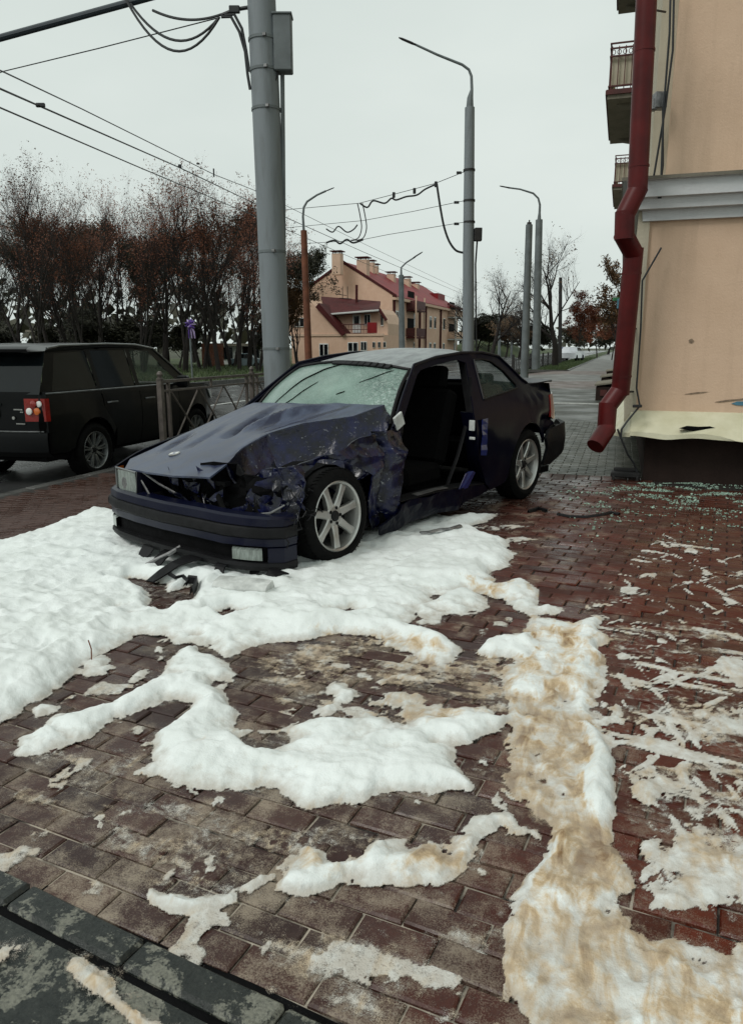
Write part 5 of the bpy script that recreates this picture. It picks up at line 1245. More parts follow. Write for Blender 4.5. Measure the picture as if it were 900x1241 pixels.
simple_pole('dark slim pole rising inside the bare tree on the right', 678, 440, 679, 336, 75, .20, .16, 'iron', 0)
# ribboned sign post on the far verge
p = dp(233, 455, 40); sgn = thing('ribbon_post', 'thin grey post dressed with a purple ribbon bow on the far verge', 'sign post', (p.x, p.y, -.24))
mb = MB(); mb.tube([(p.x, p.y, -.24), dp(231, 420, 40), dp(229, 384, 40)], .045, 8); mb.build('shaft', MAT['pole2'], sgn, world=True)
MAT['purple'] = Mt('purple_ribbon', (.10, .04, .30), .6, var=.4, scale=6); MAT['lilac'] = Mt('lilac_ribbon', (.40, .30, .55), .6, var=.3, scale=6)
mb = MB(); mc = MB(); c = dp(230.5, 393, 39.9); rng = random.Random(2)
for k in range(9):
    t = k*math.pi*2/9; d = Vector((math.cos(t)*cY, math.cos(t)*sY, math.sin(t))); (mb if k % 3 else mc).tube([c, c+d*.14+Vector((0, -.10, 0)), c+d*.23, c+d*.10+Vector((0, .08, 0))], [.04, .11, .09, .04], 6, flat=.4)
for dx in (-2, 1, 4): (mc if dx > 0 else mb).tube([c, dp(231+dx, 402, 39.9), dp(231.5+dx*1.2, 410, 39.9)], [.06, .07, .04], 6, flat=.4)
mb.build('ribbon_bow', MAT['purple'], sgn, world=True); mc.build('ribbon_tail', MAT['lilac'], sgn, world=True)

# ================================================================== CORNER BUILDING
Q0 = gp(778, 582).y; PC = gp(778, 582).x           # its near wall and its corner
bld = thing('corner_building', 'peach plastered building with grey cornice and dark plinth at the right', 'building', (PC, Q0, 0))
def bpart(mb, name, mat, parent=bld, **k): return mb.build(name, MAT[mat], parent, world=True, **k)
ZL, ZC_, ZT = .62, 2.62, 16.5
FA = PC-.06                                         # street facade
mb = MB(); mb.box((PC+4.1, Q0+22, .30), (8.2, 44, .62)); bpart(mb, 'plinth', 'plinth', smooth=False)
mb = MB(); mb.box((PC-.12+4, Q0+22+.02, (ZL+2.9)/2), (8, 44, 2.9-ZL)); bpart(mb, 'ground_floor_wall', 'peach', smooth=False)
mb = MB(); mb.box((PC-.175, Q0+.05, (ZL+2.75)/2), (.11, .13, 2.75-ZL)); mb.box((PC-.16, Q0+22.2, (ZL+2.75)/2), (.14, 44, 2.74-ZL)); bpart(mb, 'corner_pilaster', 'cream', smooth=False)
mb = MB(); mb.box((PC+4, Q0+22.12, (2.9+ZT)/2), (8, 44, ZT-2.9)); bpart(mb, 'upper_wall', 'peach', smooth=False)
mb = MB(); mb.box((PC-.07, Q0+22.28, (2.95+ZT)/2), (.16, 44, ZT-2.95)); bpart(mb, 'upper_pilaster', 'cream', smooth=False)
# cornice: three stepped fascias mitred round the corner
def ring(o0, z0, o1, z1):
    return [[(PC+9, Q0-o0+.06, z0), (PC-.10-o0, Q0-o0+.06, z0), (PC-.10-o0, Q0+44, z0)], [(PC+9, Q0-o1+.06, z1), (PC-.10-o1, Q0-o1+.06, z1), (PC-.10-o1, Q0+44, z1)]]
prof = [(.0, 2.60), (.09, 2.60), (.10, 2.70), (.17, 2.70), (.19, 2.80), (.24, 2.80), (.26, 2.945), (.30, 2.955)]
mb = MB()
for (a, b_), (c, d) in zip(prof, prof[1:]): mb.strip(ring(a, b_, c, d))
bpart(mb, 'cornice', 'cornice', smooth=False)
mb = MB(); mb.strip(ring(.305, 2.945, .31, 2.975)); mb.strip(ring(.31, 2.975, -.40, 3.06)); bpart(mb, 'cornice_flashing', 'concrete', smooth=False)
# tin sill over the plinth, dented, its corner hanging out over the pavement
mb = MB(); rows = []
for i in range(60):
    x = PC-.16+4.6*(i/59)**1.3; r = []
    for k, (o, z) in enumerate(((-.02, .735), (.02, .715), (.10, .66), (.20, .585), (.27, .53), (.275, .485), (.262, .480))):
        dent = -.05*math.exp(-((x-PC-.90)/.14)**2)*(k in (3, 4)) - .035*math.exp(-((x-PC-1.25)/.10)**2)*(k in (4, 5))
        r.append((x+.012*fn_n(x*4, k, 1), Q0-o-.02*fn_n(x*3, k*.8, 2)*(k > 1), z+.022*fn_n(x*3.2, k*.6, 5)*(k > 1)+dent))
    rows.append(r)
mb.strip(rows); bpart(mb, 'tin_sill', 'tin', sharp=.5, solid=.006)
mb = MB(); A = [(-.02, .735), (.02, .715), (.10, .66), (.20, .585), (.27, .53), (.275, .485)]
rows = []
for t in np.linspace(0, 1, 9):
    r = []
    for k, (o, z) in enumerate(A):
        r.append((PC-.16-o*.7*t-.004, Q0-o*(1-.55*t)+.30*t*t, z-.03*t*(k > 2)+.02*fn_n(t*4, k, 3)*(k > 1)))
    rows.append(r)
for i in range(1, 30):
    y = Q0+.30+i*1.4; rows.append([(PC-.16-o*.7, y, z+.01*fn_n(i, k, 3)) for k, (o, z) in enumerate(A)])
mb.strip(rows); bpart(mb, 'tin_corner', 'tin', sharp=.5, solid=.006)
for pts in ([(822, 519), (832, 516), (846, 517), (860, 516.5), (868, 519), (855, 521.5), (838, 522)], [(880, 524), (892, 521), (905, 523), (893, 526)]):
    P = [dp(x, y, 7.44) for x, y in pts]; mb = MB(); mb.prism(P, (dp(840, 519, 7.50)-dp(840, 519, 7.44))); bpart(mb, 'torn_hole', 'dark', smooth=False)
# rain pipe with its offsets
PD = 7.72
def pipe(pts, r): return [dp(x, y, D) for x, y, D in pts]
mb = MB()
segs = [[(785, -60, 7.42), (783, 0, 7.42), (772, 232, 7.42)], [(774, 226, 7.42), (756, 262, 7.42)], [(757, 256, 7.42), (756, 290, 7.42)], [(754, 282, 7.42), (768, 308, 7.52)], [(768, 300, 7.52), (751, 478, 7.62)], [(753, 470, 7.62), (735, 494, 7.6)], [(736.5, 488, 7.6), (734, 524, 7.58)], [(736, 518, 7.58), (721, 541, 7.45)]]
for s_ in segs: mb.tube([dp(*p) for p in s_], .090, 22, caps=True)
dpo = bpart(mb, 'downpipe', 'pipe', sharp=.5)
for y, x, D in ((60, 780.5, 7.42), (200, 773.8, 7.42), (330, 765, 7.54), (455, 753.2, 7.61)):
    mb = MB(); a = dp(x, y, D); b_ = dp(x-.1, y+2.6, D); mb.tube([a, b_], .0945, 22); mb.build('pipe_collar', MAT['pipe'], dpo, world=True)
mb = MB()
for s_ in ([(770, 236, 7.85), (795, 221, 7.95), (800, 219, 8)], [(760, 397, 7.74), (778, 399, 7.95)], [(752, 475, 7.72), (778, 474, 7.95)], [(795, 12, 7.85), (806, 14, 8.0)]): mb.tube([dp(*p) for p in s_], .010, 6)
bpart(mb, 'pipe_bracket', 'iron')
mb = MB()
for s_ in ([(813, -40, 7.75), (811, 40, 7.75), (804, 130, 7.75), (800, 240, 7.7)], [(817, -40, 7.75), (815, 60, 7.75), (806, 130, 7.75), (790, 225, 7.8)], [(803, 130, 7.75), (803, 200, 7.75), (798, 240, 7.7)], [(801, 300, 7.75), (778, 340, 7.72), (776, 400, 7.72), (771, 470, 7.72), (775, 492, 7.65)], [(775, 492, 7.6), (760, 510, 7.45), (753, 520, 7.4), (752, 532, 7.4)], [(748, 520, 7.55), (760, 550, 7.55), (768, 562, 7.6), (772, 574, 7.6)]):
    mb.tube([dp(*p) for p in s_], .010, 6)
bpart(mb, 'wall_cable', 'wire')
c = dp(799, 122, 7.85); mb = MB(); mb.bbox(c, (.12, .10, .15), .012, rotc); mb.bbox(dp(792, 127, 7.85), (.06, .08, .10), .01, rotc); bpart(mb, 'junction_box', 'steel', smooth=False)
c = dp(768, 489, 7.6)
mb = MB(); mb.bbox(dp(772, 492, 7.55), (.09, .03, .03), .006, rotc); bpart(mb, 'cable_clip', 'iron', smooth=False)
# flaked plaster and a scrap of sticker on the near wall
def flake(pts, name, mat, off=.006):
    P = [];
    for x, y in pts:
        X, Y, D = ray(x, y); d = to_world(X, Y, D); t = (Q0+.02-off)/d.y; P.append(Vector((d.x*t, Q0+.02-off, CAMH+d.z*t)))
    mb = MB(); mb.prism(P, (0, .004, 0)); return bpart(mb, name, mat, smooth=False)
MAT['bareplaster'] = Mt('bare_plaster', (.22, .16, .11), .9, var=.3, scale=30, bump=.3, world=True); MAT['sticker'] = Mt('blue_scrap', (.06, .17, .24), .5, var=.3, scale=20)
flake([(829, 477.5), (838, 476), (845, 475), (858, 474.6), (850, 476.2), (838, 477.6)], 'flaked_plaster', 'bareplaster')
flake([(866, 487), (880, 484.5), (893, 483.5), (902, 482.5), (900, 484.5), (886, 485.8), (872, 487.6)], 'flaked_plaster', 'bareplaster')
flake([(886, 489), (893, 486.5), (915, 486), (915, 492), (892, 491)], 'paint_scrap', 'sticker', .009)
flake([(834, 412), (838, 410), (841, 413), (838, 416), (835, 415)], 'flaked_plaster', 'bareplaster')
# balconies on the street facade
def balcony(q1, q2, zb, out=1.0):
    x1 = PC-out; xf = PC+.15
    mb = MB(); mb.box(((x1+xf)/2, (q1+q2)/2, zb+.06), (xf-x1, q2-q1, .16)); sl = bpart(mb, 'balcony_slab', 'concrete', smooth=False)
    mb = MB(); mb.box(((x1+xf)/2, q1-.02, zb+.12), (xf-x1+.06, .05, .10)); mb.box((x1-.02, (q1+q2)/2, zb+.12), (.05, q2-q1, .10)); mb.build('slab_edge', MAT['balcred'], sl, False, world=True)
    mb = MB()
    for z in (1.12, 1.02, .86, .25): mb.box(((x1+xf)/2, q1+.02, zb+z), (xf-x1, .035, .03)); mb.box((x1+.02, (q1+q2)/2, zb+z), (.035, q2-q1-.04, .03))
    for i in range(8): mb.box((x1+.05+(xf-x1)*i/8, q1+.021, zb+.62), (.02, .02, .88))
    for i in range(int((q2-q1)/.13)): mb.box((x1+.021, q1+.1+i*.13, zb+.62), (.02, .02, .88))
    for i in range(7):
        P = [(x1+.08+.12*i+.04*math.cos(t), q1+.02, zb+.94+.05*math.sin(t)) for t in [k*math.pi/4 for k in range(9)]]; mb.tube(P, .008, 4)
    mb.build('balcony_railing', MAT['balcred'], sl, False, world=True)
    mb = MB(); mb.box(((x1+xf)/2+.02, q1+.10, zb+.56), (xf-x1-.08, .02, .62)); mb.box((x1+.09, (q1+q2)/2, zb+.56), (.02, q2-q1-.2, .62)); mb.build('balcony_sheeting', MAT['cream'], sl, False, world=True)
    for i in range(2):
        mb = MB(); mb.prism([(xf, q1+.4+i*(q2-q1-.9), zb+.02), (x1+.15, q1+.4+i*(q2-q1-.9), zb+.02), (x1+.25, q1+.4+i*(q2-q1-.9), zb-.06), (xf-.2, q1+.4+i*(q2-q1-.9), zb-.22), (xf, q1+.4+i*(q2-q1-.9), zb-.45)], (0, .25, 0)); mb.build('balcony_bracket', MAT['concrete'], sl, False, world=True)
def depth_of(x, y, p):                 # distance at which this pixel's ray reaches the plane x = p
    X, Y, D = ray(x, y); d = to_world(X, Y, D); return d.y*p/d.x, CAMH+d.z*p/d.x
POUT = -.72
qa, za = depth_of(735.5, 119, POUT); print('balcony', qa, za, depth_of(741, 178, POUT), depth_of(743.5, 240, POUT))
balcony(qa, qa+4, za, PC-POUT); balcony(qa+10.5, qa+14.5, za, PC-POUT); balcony(qa, qa+4, za+3.2, PC-POUT)
for q in (13.2, 22.5, 25, 34):
    for z in (4.2, 7.5, 10.8):
        mb = MB(); mb.box((PC+.17, q, z+.75), (.06, 1.3, 1.6)); o = bpart(mb, 'window', 'white', smooth=False)
        mb = MB(); mb.box((PC+.145, q, z+.75), (.02, 1.1, 1.4)); mb.build('pane', MAT['glassdark'], o, False, world=True)
# low window wells by the wall further on
for i, (x, y) in enumerate(((721, 484.5), (727.5, 471), (734, 461))):
    a = gp(x, y); o = thing('window_well', ('nearest', 'middle', 'farthest')[i]+' of the three low basement window wells with pale lids by the wall', 'window well', (a.x, a.y, 0), 0, 'basement window wells along the wall')
    w_ = PC+.1-a.x
    mb = MB(); mb.box((w_/2, 1.0, .17), (w_, 2.0, .36)); mb.build('well_wall', MAT['plinth'], o, False)
    mb = MB(); mb.prism([(-.04, -.04, .37), (w_, -.04, .52), (w_, 2.04, .52), (-.04, 2.04, .37)], (0, 0, .04)); mb.build('well_lid', MAT['concrete'], o, False)
    mb = MB()
    for k in range(3): mb.box((.12+w_*.27*k+.08, -.012, .19), (.02+.15, .03, .16))
    mb.build('brick_relief', MAT['balcred'], o, False)
a = gp(741, 489); o = thing('second_downpipe', 'dark red rain pipe with a kicked-out foot beyond the window wells', 'pipe', (a.x, 27, 0))
mb = MB(); mb.tube([dp(742, 470, 26), dp(743, 462, 26), dp(748, 452, 26), dp(749, 440, 26)], .14, 10); mb.tube([dp(749, 442, 26), dp(752, 400, 26)], .14, 10); mb.build('downpipe_shaft', MAT['pipe'], o, world=True)
o = thing('hanging_sign', 'small blue and green shop sign projecting from the facade', 'sign', dp(751, 365, 24))
c = dp(751.5, 368, 24); mb = MB(); mb.bbox(c, (.20, .08, .30), .02, rotc); mb.build('sign_panel', MAT['sticker'], o, False, world=True)
MAT['signgreen'] = Mt('green_sign', (.05, .22, .10), .5, var=.2); mb = MB(); mb.bbox(dp(749, 362.5, 24.1), (.34, .06, .10), .02, rotc); mb.build('sign_top', MAT['signgreen'], o, False, world=True)
mb = MB(); mb.tube([c+Vector((0, 0, .2)), Vector((PC+.2, c.y, c.z+.25))], .02, 5); mb.build('sign_arm', MAT['iron'], o, world=True)
mb = MB(); c = gp(757, 581); c.z = 0
mb.bbox(c+Vector((0, .02, .055)), (.30, .16, .06), .012); mb.bbox(c+Vector((-.12, 0, .02)), (.03, .15, .05), .005); mb.bbox(c+Vector((.12, 0, .02)), (.03, .15, .05), .005); mb.bbox(c+Vector((0, .05, .10)), (.24, .05, .04), .01)
tag(mb.build('boot_scraper', MAT['iron'], None, False), 'black iron boot scraper at the foot of the corner', 'boot scraper')
# ================================================================== HOUSES ACROSS THE ROAD
def house_root(label, P, name='house', cat='house', grp=None): return thing(name, label, cat, P, 0, grp)
def hp(mb, name, mat, root, **k): k.setdefault('smooth', False); return mb.build(name, MAT[mat], root, world=True, **k)
def chimney(root, roof, c, w, d, h, cap=True):
    w *= .78; d *= .78; mb = MB(); mb.box(c+Vector((0, 0, h/2)), (w, d, h)); o = hp(mb, 'chimney', 'house2', root)
    mb = MB(); mb.box(c+Vector((0, 0, h+.25)), (w+.35, d+.35, .10))
    for sx in (-1, 1):
        for sy in (-1, 1): mb.box(c+Vector((sx*w*.4, sy*d*.4, h+.1)), (.08, .08, .25))
    hp(mb, 'chimney_cap', 'roofdark', o)
HD = 85
HC = dp(475, 430, HD); hx, hy = HC.x, HC.y                     # facade corner nearest the road; facade runs along +y
HW = 11.4; HL = 35.0; ZB = -.6
ze = dp(475, 357, HD).z; zr = dp(418, 316, HD).z
hA = house_root('long peach apartment house with bright red roof and dark red downpipes', (hx, hy, ZB), 'apartment_house', 'building')
mb = MB(); mb.box((hx-HW/2, hy+HL/2, (ZB+ze)/2), (HW, HL, ze-ZB)); mb.prism([(hx-HW, hy, ze), (hx, hy, ze), (hx-HW/2, hy, zr-.15)], (0, HL, 0)); hp(mb, 'wall', 'house', hA)
mb = MB()
for s in (-1, 1):
    xe = hx-HW/2+s*(HW/2+.45)
    mb.prism([(hx-HW/2, hy-.02, zr-.05), (xe, hy-.02, ze-.30), (xe, hy-.02, ze-.12), (hx-HW/2, hy-.02, zr+.15)], (0, HL+.3, 0))
rf = hp(mb, 'roof', 'roofred', hA)
mb = MB()
for s in (-1, 1):
    xe = hx-HW/2+s*(HW/2+.5); mb.prism([(hx-HW/2, hy-.10, zr-.02), (xe, hy-.10, ze-.30), (xe, hy-.10, ze-.02), (hx-HW/2, hy-.10, zr+.26)], (0, .12, 0))
hp(mb, 'verge_board', 'roofdark', rf)
for i, (px, py, d, w) in enumerate(((409, 326, 85.5, 1.25), (440, 334, 88, 1.5), (449, 332, 94, 1.1), (454, 334, 96, 1.0), (474, 346, 99, 1.2), (492, 350, 105, 1.4), (503, 354, 110, 1.3))):
    c = dp(px, py, d); c.z -= .6; chimney(hA, rf, c, w, w, (2.2, 2.3, 1.9, 1.7, 2.0, 1.9, 1.7)[i])
# roof dormer block near the far end and parapet band
c = dp(522, 369, 116); mb = MB(); mb.box(c, (3.2, 4.5, 3.0)); hp(mb, 'roof_dormer', 'roofred', rf)
mb = MB(); mb.box((hx+.25, hy+HL/2, ze-.38), (.5, HL, .3)); hp(mb, 'eaves_board', 'house2', hA)
for t in (.3, 11.5, 14.5, 23): 
    mb = MB(); mb.tube([(hx+.15, hy+t, ZB), (hx+.15, hy+t, ze-.3)], .13, 8); hp(mb, 'downpipe', 'roofdark', hA, )
def hwin(root, x, y, z, w, h, axis='x', frame='white'):
    mb = MB(); d = (.10, w, h) if axis == 'x' else (w, .10, h); mb.box((x, y, z), d); o = hp(mb, 'window', frame, root)
    for s in (-.24, .24):
        mb = MB()
        if axis == 'x': mb.box((x+.05, y+s*w, z), (.04, w*.36, h*.82))
        else: mb.box((x+s*w, y-.05, z), (w*.36, .04, h*.82))
        hp(mb, 'pane', 'glassdark', o)
for t in (1.8, 3.6, 9.5, 17.5, 20, 25.5, 33):
    for z in (1.2, 4.6): hwin(hA, hx, hy+t, z, 1.2, 1.6)
for t, L in ((5.6, 4.0), (28.0, 5.0)):
    for z in (2.6, 5.7):
        mb = MB(); mb.box((hx+.65, hy+t+L/2, z-.1), (1.3, L, .18)); sl = hp(mb, 'balcony', 'offwhite' if t > 20 else 'roofdark', hA)
        mb = MB(); mb.box((hx+1.28, hy+t+L/2, z+.5), (.05, L, .95)); mb.box((hx+.65, hy+t, z+.5), (1.3, .05, .95)); hp(mb, 'balcony_railing', 'balcred' if t < 20 else 'house2', sl)
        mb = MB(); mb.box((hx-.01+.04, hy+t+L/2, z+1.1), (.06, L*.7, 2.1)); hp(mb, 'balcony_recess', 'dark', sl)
    mb = MB(); mb.box((hx+1.2, hy+t, 3.4), (.16, .16, 7.6)); mb.box((hx+1.2, hy+t+L, 3.4), (.16, .16, 7.6)); hp(mb, 'balcony_post', 'offwhite' if t > 20 else 'house2', hA)
mb = MB(); mb.prism([(hx, hy+27.5, 7.3), (hx+1.9, hy+27.5, 6.6), (hx+1.9, hy+27.5, 6.75), (hx, hy+27.5, 7.6)], (0, 6, 0)); hp(mb, 'porch_roof', 'roofdark', hA)
hwin(hA, hx-HW+1.5, hy, 3.8, 1.3, 1.7, 'y')
# lower wing with the balcony in front of the gable
AD = 76.0
def A_(x, y, d=AD): return dp(x, y, d)
bl, br = A_(352, 405), A_(470, 405)
zm = A_(410, 406).z; yA = A_(410, 406).y
hB = house_root('lower peach house with maroon roof, balcony and white balcony door', (A_(410, 430).x, yA, ZB))
ax0, ax1 = A_(345, 420).x, A_(470, 420).x
yW = yA
mb = MB(); mb.box(((ax0+ax1)/2, yW+4, (ZB+zm)/2), (ax1-ax0, 8, zm-ZB)); hp(mb, 'ground_floor_wall', 'house', hB)
mb = MB(); mb.box(((ax0+ax1)/2, yW-.03, zm+.02), (ax1-ax0+.1, .12, .22)); hp(mb, 'string_course', 'house2', hB)
def on(x, y, yw):                       # pixel onto the wall plane y = yw
    X, Y, D = ray(x, y); d = to_world(X, Y, D); t = yw/d.y; return Vector((d.x*t, yw, CAMH+d.z*t))
gl = [on(348, 405, yW), on(414, 405, yW), on(386, 375, yW), on(374, 363, yW), on(348, 375, yW)]
mb = MB(); mb.prism(gl, (0, 7.5, 0)); hp(mb, 'gable_wall', 'house', hB)
mb = MB(); P = [on(418, 404, yW-.3), on(414, 407, yW-.3), on(382, 372, yW-.3), on(386, 367, yW-.3)]; mb.prism(P, (0, 8, 0))
P = [on(388, 361, yW-.05), on(396, 368, yW-.05), on(420, 404, yW-.05), on(410, 400, yW-.05)]
hp(mb, 'gable_roof', 'roofdark', hB)
yU = yW+1.6
mb = MB(); mb.prism([on(404, 404, yU), on(459, 404, yU), on(459, 376, yU), on(400, 380, yU), on(396, 384, yU)], (0, 5, 0)); hp(mb, 'upper_wall', 'house', hB)
mb = MB(); a, b_, c, d = on(397, 380, yU-.8), on(459, 375, yU-.8), on(461, 365, yU+2.5), on(389, 359, yU+2.5)
mb.add([a, b_, c, d]+[p-Vector((0, 0, .25)) for p in (a, b_, c, d)], [(0,1,2,3),(7,6,5,4),(0,4,5,1),(1,5,6,2),(2,6,7,3),(3,7,4,0)]); hp(mb, 'upper_roof', 'roofdark', hB)
a, b_ = on(397, 381, yU-.85), on(459, 376, yU-.85); mb = MB(); mb.tube([a, b_], .10, 6); hp(mb, 'gutter', 'offwhite', hB)
a, b_ = on(372, 357, yU), on(405, 367, yU+1.5)
mb = MB(); mb.tube([on(459, 374, yU-.7), on(468, 388, yU-.7)], .15, 6); hp(mb, 'verge_board', 'roofdark', hB)
mb = MB(); mb.prism([on(459, 404, yU), on(470, 406, yU), on(470, 392, yU), on(464, 380, yU), on(459, 374, yU)], (0, 5, 0)); hp(mb, 'side_wall', 'house2', hB)
def wpane(root, x0, y0, x1, y1, yw, door=False, name='window'):
    a, b_ = on(x0, y0, yw), on(x1, y1, yw); c = (a+b_)/2; w_, h_ = abs(b_.x-a.x), abs(a.z-b_.z)
    mb = MB(); mb.box((c.x, yw-.03, c.z), (w_, .10, h_)); o = hp(mb, 'balcony_door' if door else name, 'white', root)
    mb = MB()
    if door: mb.box((c.x, yw-.085, c.z+h_*.2), (w_*.66, .03, h_*.42)); hp(mb, 'pane', 'glassdark', o)
    else:
        for s in (-.24, .24):
            mb = MB(); mb.box((c.x+s*w_, yw-.085, c.z), (w_*.38, .03, h_*.84)); hp(mb, 'pane', 'glassdark', o)
wpane(hB, 427.5, 381, 437, 403, yU, True); wpane(hB, 441.5, 380.5, 449, 394, yU)
wpane(hB, 387, 416, 398, 432, yW); wpane(hB, 421.5, 414.5, 434, 426, yW); wpane(hB, 437, 413.5, 444.5, 425, yW); wpane(hB, 357, 385, 369, 396, yW)
for x in (453, 459.5, 466): wpane(hB, x-1.6, 414, x+1.6, 421, yW)
wpane(hB, 461.5, 380, 464.5, 395, yU)
mb = MB(); a, b_ = on(414, 405.5, yU-1.5), on(452, 405.5, yU-1.5); mb.box(((a.x+b_.x)/2, yU-.75, a.z), (b_.x-a.x, 1.6, .25)); sl = hp(mb, 'balcony_slab', 'roofdark', hB)
mb = MB(); zt = on(420, 393, yU-1.5).z
mb.tube([(a.x, yU-1.5, zt), (b_.x, yU-1.5, zt)], .05, 5); mb.tube([(a.x, yU-1.5, (zt+a.z)/2), (b_.x, yU-1.5, (zt+a.z)/2)], .035, 5)
for i in range(22): x = a.x+(b_.x-a.x)*i/21; mb.tube([(x, yU-1.5, a.z), (x, yU-1.5, zt)], .025, 4)
hp(mb, 'balcony_railing', 'balcred', sl)
mb = MB(); p = on(451, 397, yU-1.5); mb.box(p, (.9, .3, 1.0)); hp(mb, 'red_panel', 'roofred', sl)
mb = MB(); mb.tube([on(432, 368, yU+2), on(432, 345, yU+2)], .14, 6); hp(mb, 'flue', 'roofdark', hB)
mb = MB()
for x, y0, y1 in ((415, 362, 347), (421, 362, 347)): mb.tube([on(x, y0, yU+2.4), on(x, y1, yU+2.4)], .04, 4)
mb.tube([on(411, 361, yU+2.4), on(426, 362, yU+2.4)], .04, 4); mb.tube([on(407, 356, yU+2.4), on(420, 358, yU+2.4)], .03, 4); hp(mb, 'roof_aerial', 'iron', hB)
# shop-sign, low walls and sheds behind the park trees
def shed(label, x0, y0, x1, y1, D, mat, roof=True, wins=(), nm='shed'):
    a, b_ = dp(x0, y1, D), dp(x1, y1, D); zt = dp(x0, y0, D).z; r = thing(nm, label, nm.replace('_', ' '), ((a+b_)/2).to_tuple()[:2]+(-.3,))
    L = (b_-a); L.z = 0; rot = Matrix.Rotation(math.atan2(L.y, L.x), 3, 'Z'); c = (a+b_)/2+to_world(0, 2.5, 0); c.z = (zt-.4)/2
    mb = MB(); mb.box(c, (L.length, 5, zt+.4), rot); hp(mb, 'wall', mat, r)
    if roof: mb = MB(); mb.box((c.x, c.y, zt+.1), (L.length+.8, 5.8, .25), rot); hp(mb, 'roof', 'concrete', r)
    for x, y, w_, h_ in wins:
        mb = MB(); q = dp(x, y, D-.03); mb.box(q, (w_, .12, h_), rotc); o = hp(mb, 'window', 'glassdark', r)
    return r
shed('low white-walled outbuilding with two small dark windows behind the park trees', 255, 419, 318, 446, 74, 'offwhite', True, ((276, 428, .9, 1.1), (304, 427, 1.6, 1.1)), 'outbuilding')
shed('pale flat-roofed hall seen between the trunks behind the black SUV', 40, 402, 112, 440, 95, 'concrete', True, ((70, 415, 3, 1.2),), 'hall')
r = thing('board_fence', 'orange-brown board fence between the dark trunks in the park', 'fence', dp(262, 446, 66))
for i in range(14):
    a = dp(246+i*1.9, 444, 66); mb = MB(); mb.box((a.x, a.y, .72), (.125, .04, 2.0), rotc); hp(mb, 'board', 'rust', r)
def far_car(label, x, y, D, L, col, rot):
    P = dp(x, y, D); r = thing('far_car', label, 'car', (P.x, P.y, P.z), rot)
    pr = [(-.5, .2), (-.5, .55), (-.44, .62), (-.30, .64), (-.20, .93), (.08, .95), (.24, .66), (.46, .60), (.5, .45), (.5, .2)]
    h = 1.45; mb = MB(); rows = []
    for y_ in (-.85, -.8, 0, .8, .85): rows.append([(a*L, y_*(1 if b_ < .65 else .82), b_*h*(1 if abs(y_) < .83 else .985)) for a, b_ in pr])
    mb.strip(rows); mb.add(rows[0], [tuple(range(len(pr)))]); mb.add(rows[-1], [tuple(range(len(pr)))]); mb.build('body', col, r, True, .4)
    mb = MB()
    for s in (-1, 1): mb.prism([(-.25*L, s*.75, .66*h), (-.19*L, s*.70, .89*h), (.07*L, s*.70, .90*h), (.20*L, s*.75, .67*h)], (0, s*.06, 0))
    mb.build('windows', MAT['glassdark'], r, False)
    for sx in (-.31, .31):
        for s in (-1, 1): mb = MB(); mb.lathe([(.001, -.1), (.29, -.1), (.31, 0), (.29, .1), (.001, .1)], 16, 'Y', (sx*L, s*.78, .31)); mb.build('wheel', MAT['rubber'], r)
MAT['carblue'] = Mt('pale_blue_paint', (.13, .19, .21), .4, coat=.5, var=.1); MAT['carwhite'] = Mt('white_car_paint', (.55, .58, .62), .3, coat=.5, var=.1)
far_car('small pale blue car parked behind the park trees', 300, 447, 68, 3.0, MAT['carblue'], YAW)
far_car('whitish car beyond the iron fence at the right', 692, 437, 78, 4.2, MAT['carwhite'], R(80))
far_car('dark blue car far away beyond the bare tree', 684, 434, 95, 4.2, MAT['blue'], R(85))
# iron picket fence at the edge of the grass strip
r = thing('picket_fence', 'dark iron picket fence between road and grass strip at the right', 'fence', (KERB+.2, 48, -.25))
for i in range(64):
    mb = MB(); y = 46+i*.75; big = i % 6 == 0
    mb.box((KERB+.3, y, (.95 if big else .80)/2-.2), (.14 if big else .05, .14 if big else .05, 1.35 if big else 1.1)); mb.build('post' if big else 'picket', MAT['iron'], r, False, world=True)
mb = MB()
for z in (.02, .62): mb.box((KERB+.3, 46+24, z), (.05, 48, .05))
mb.build('rail', MAT['iron'], r, False, world=True)

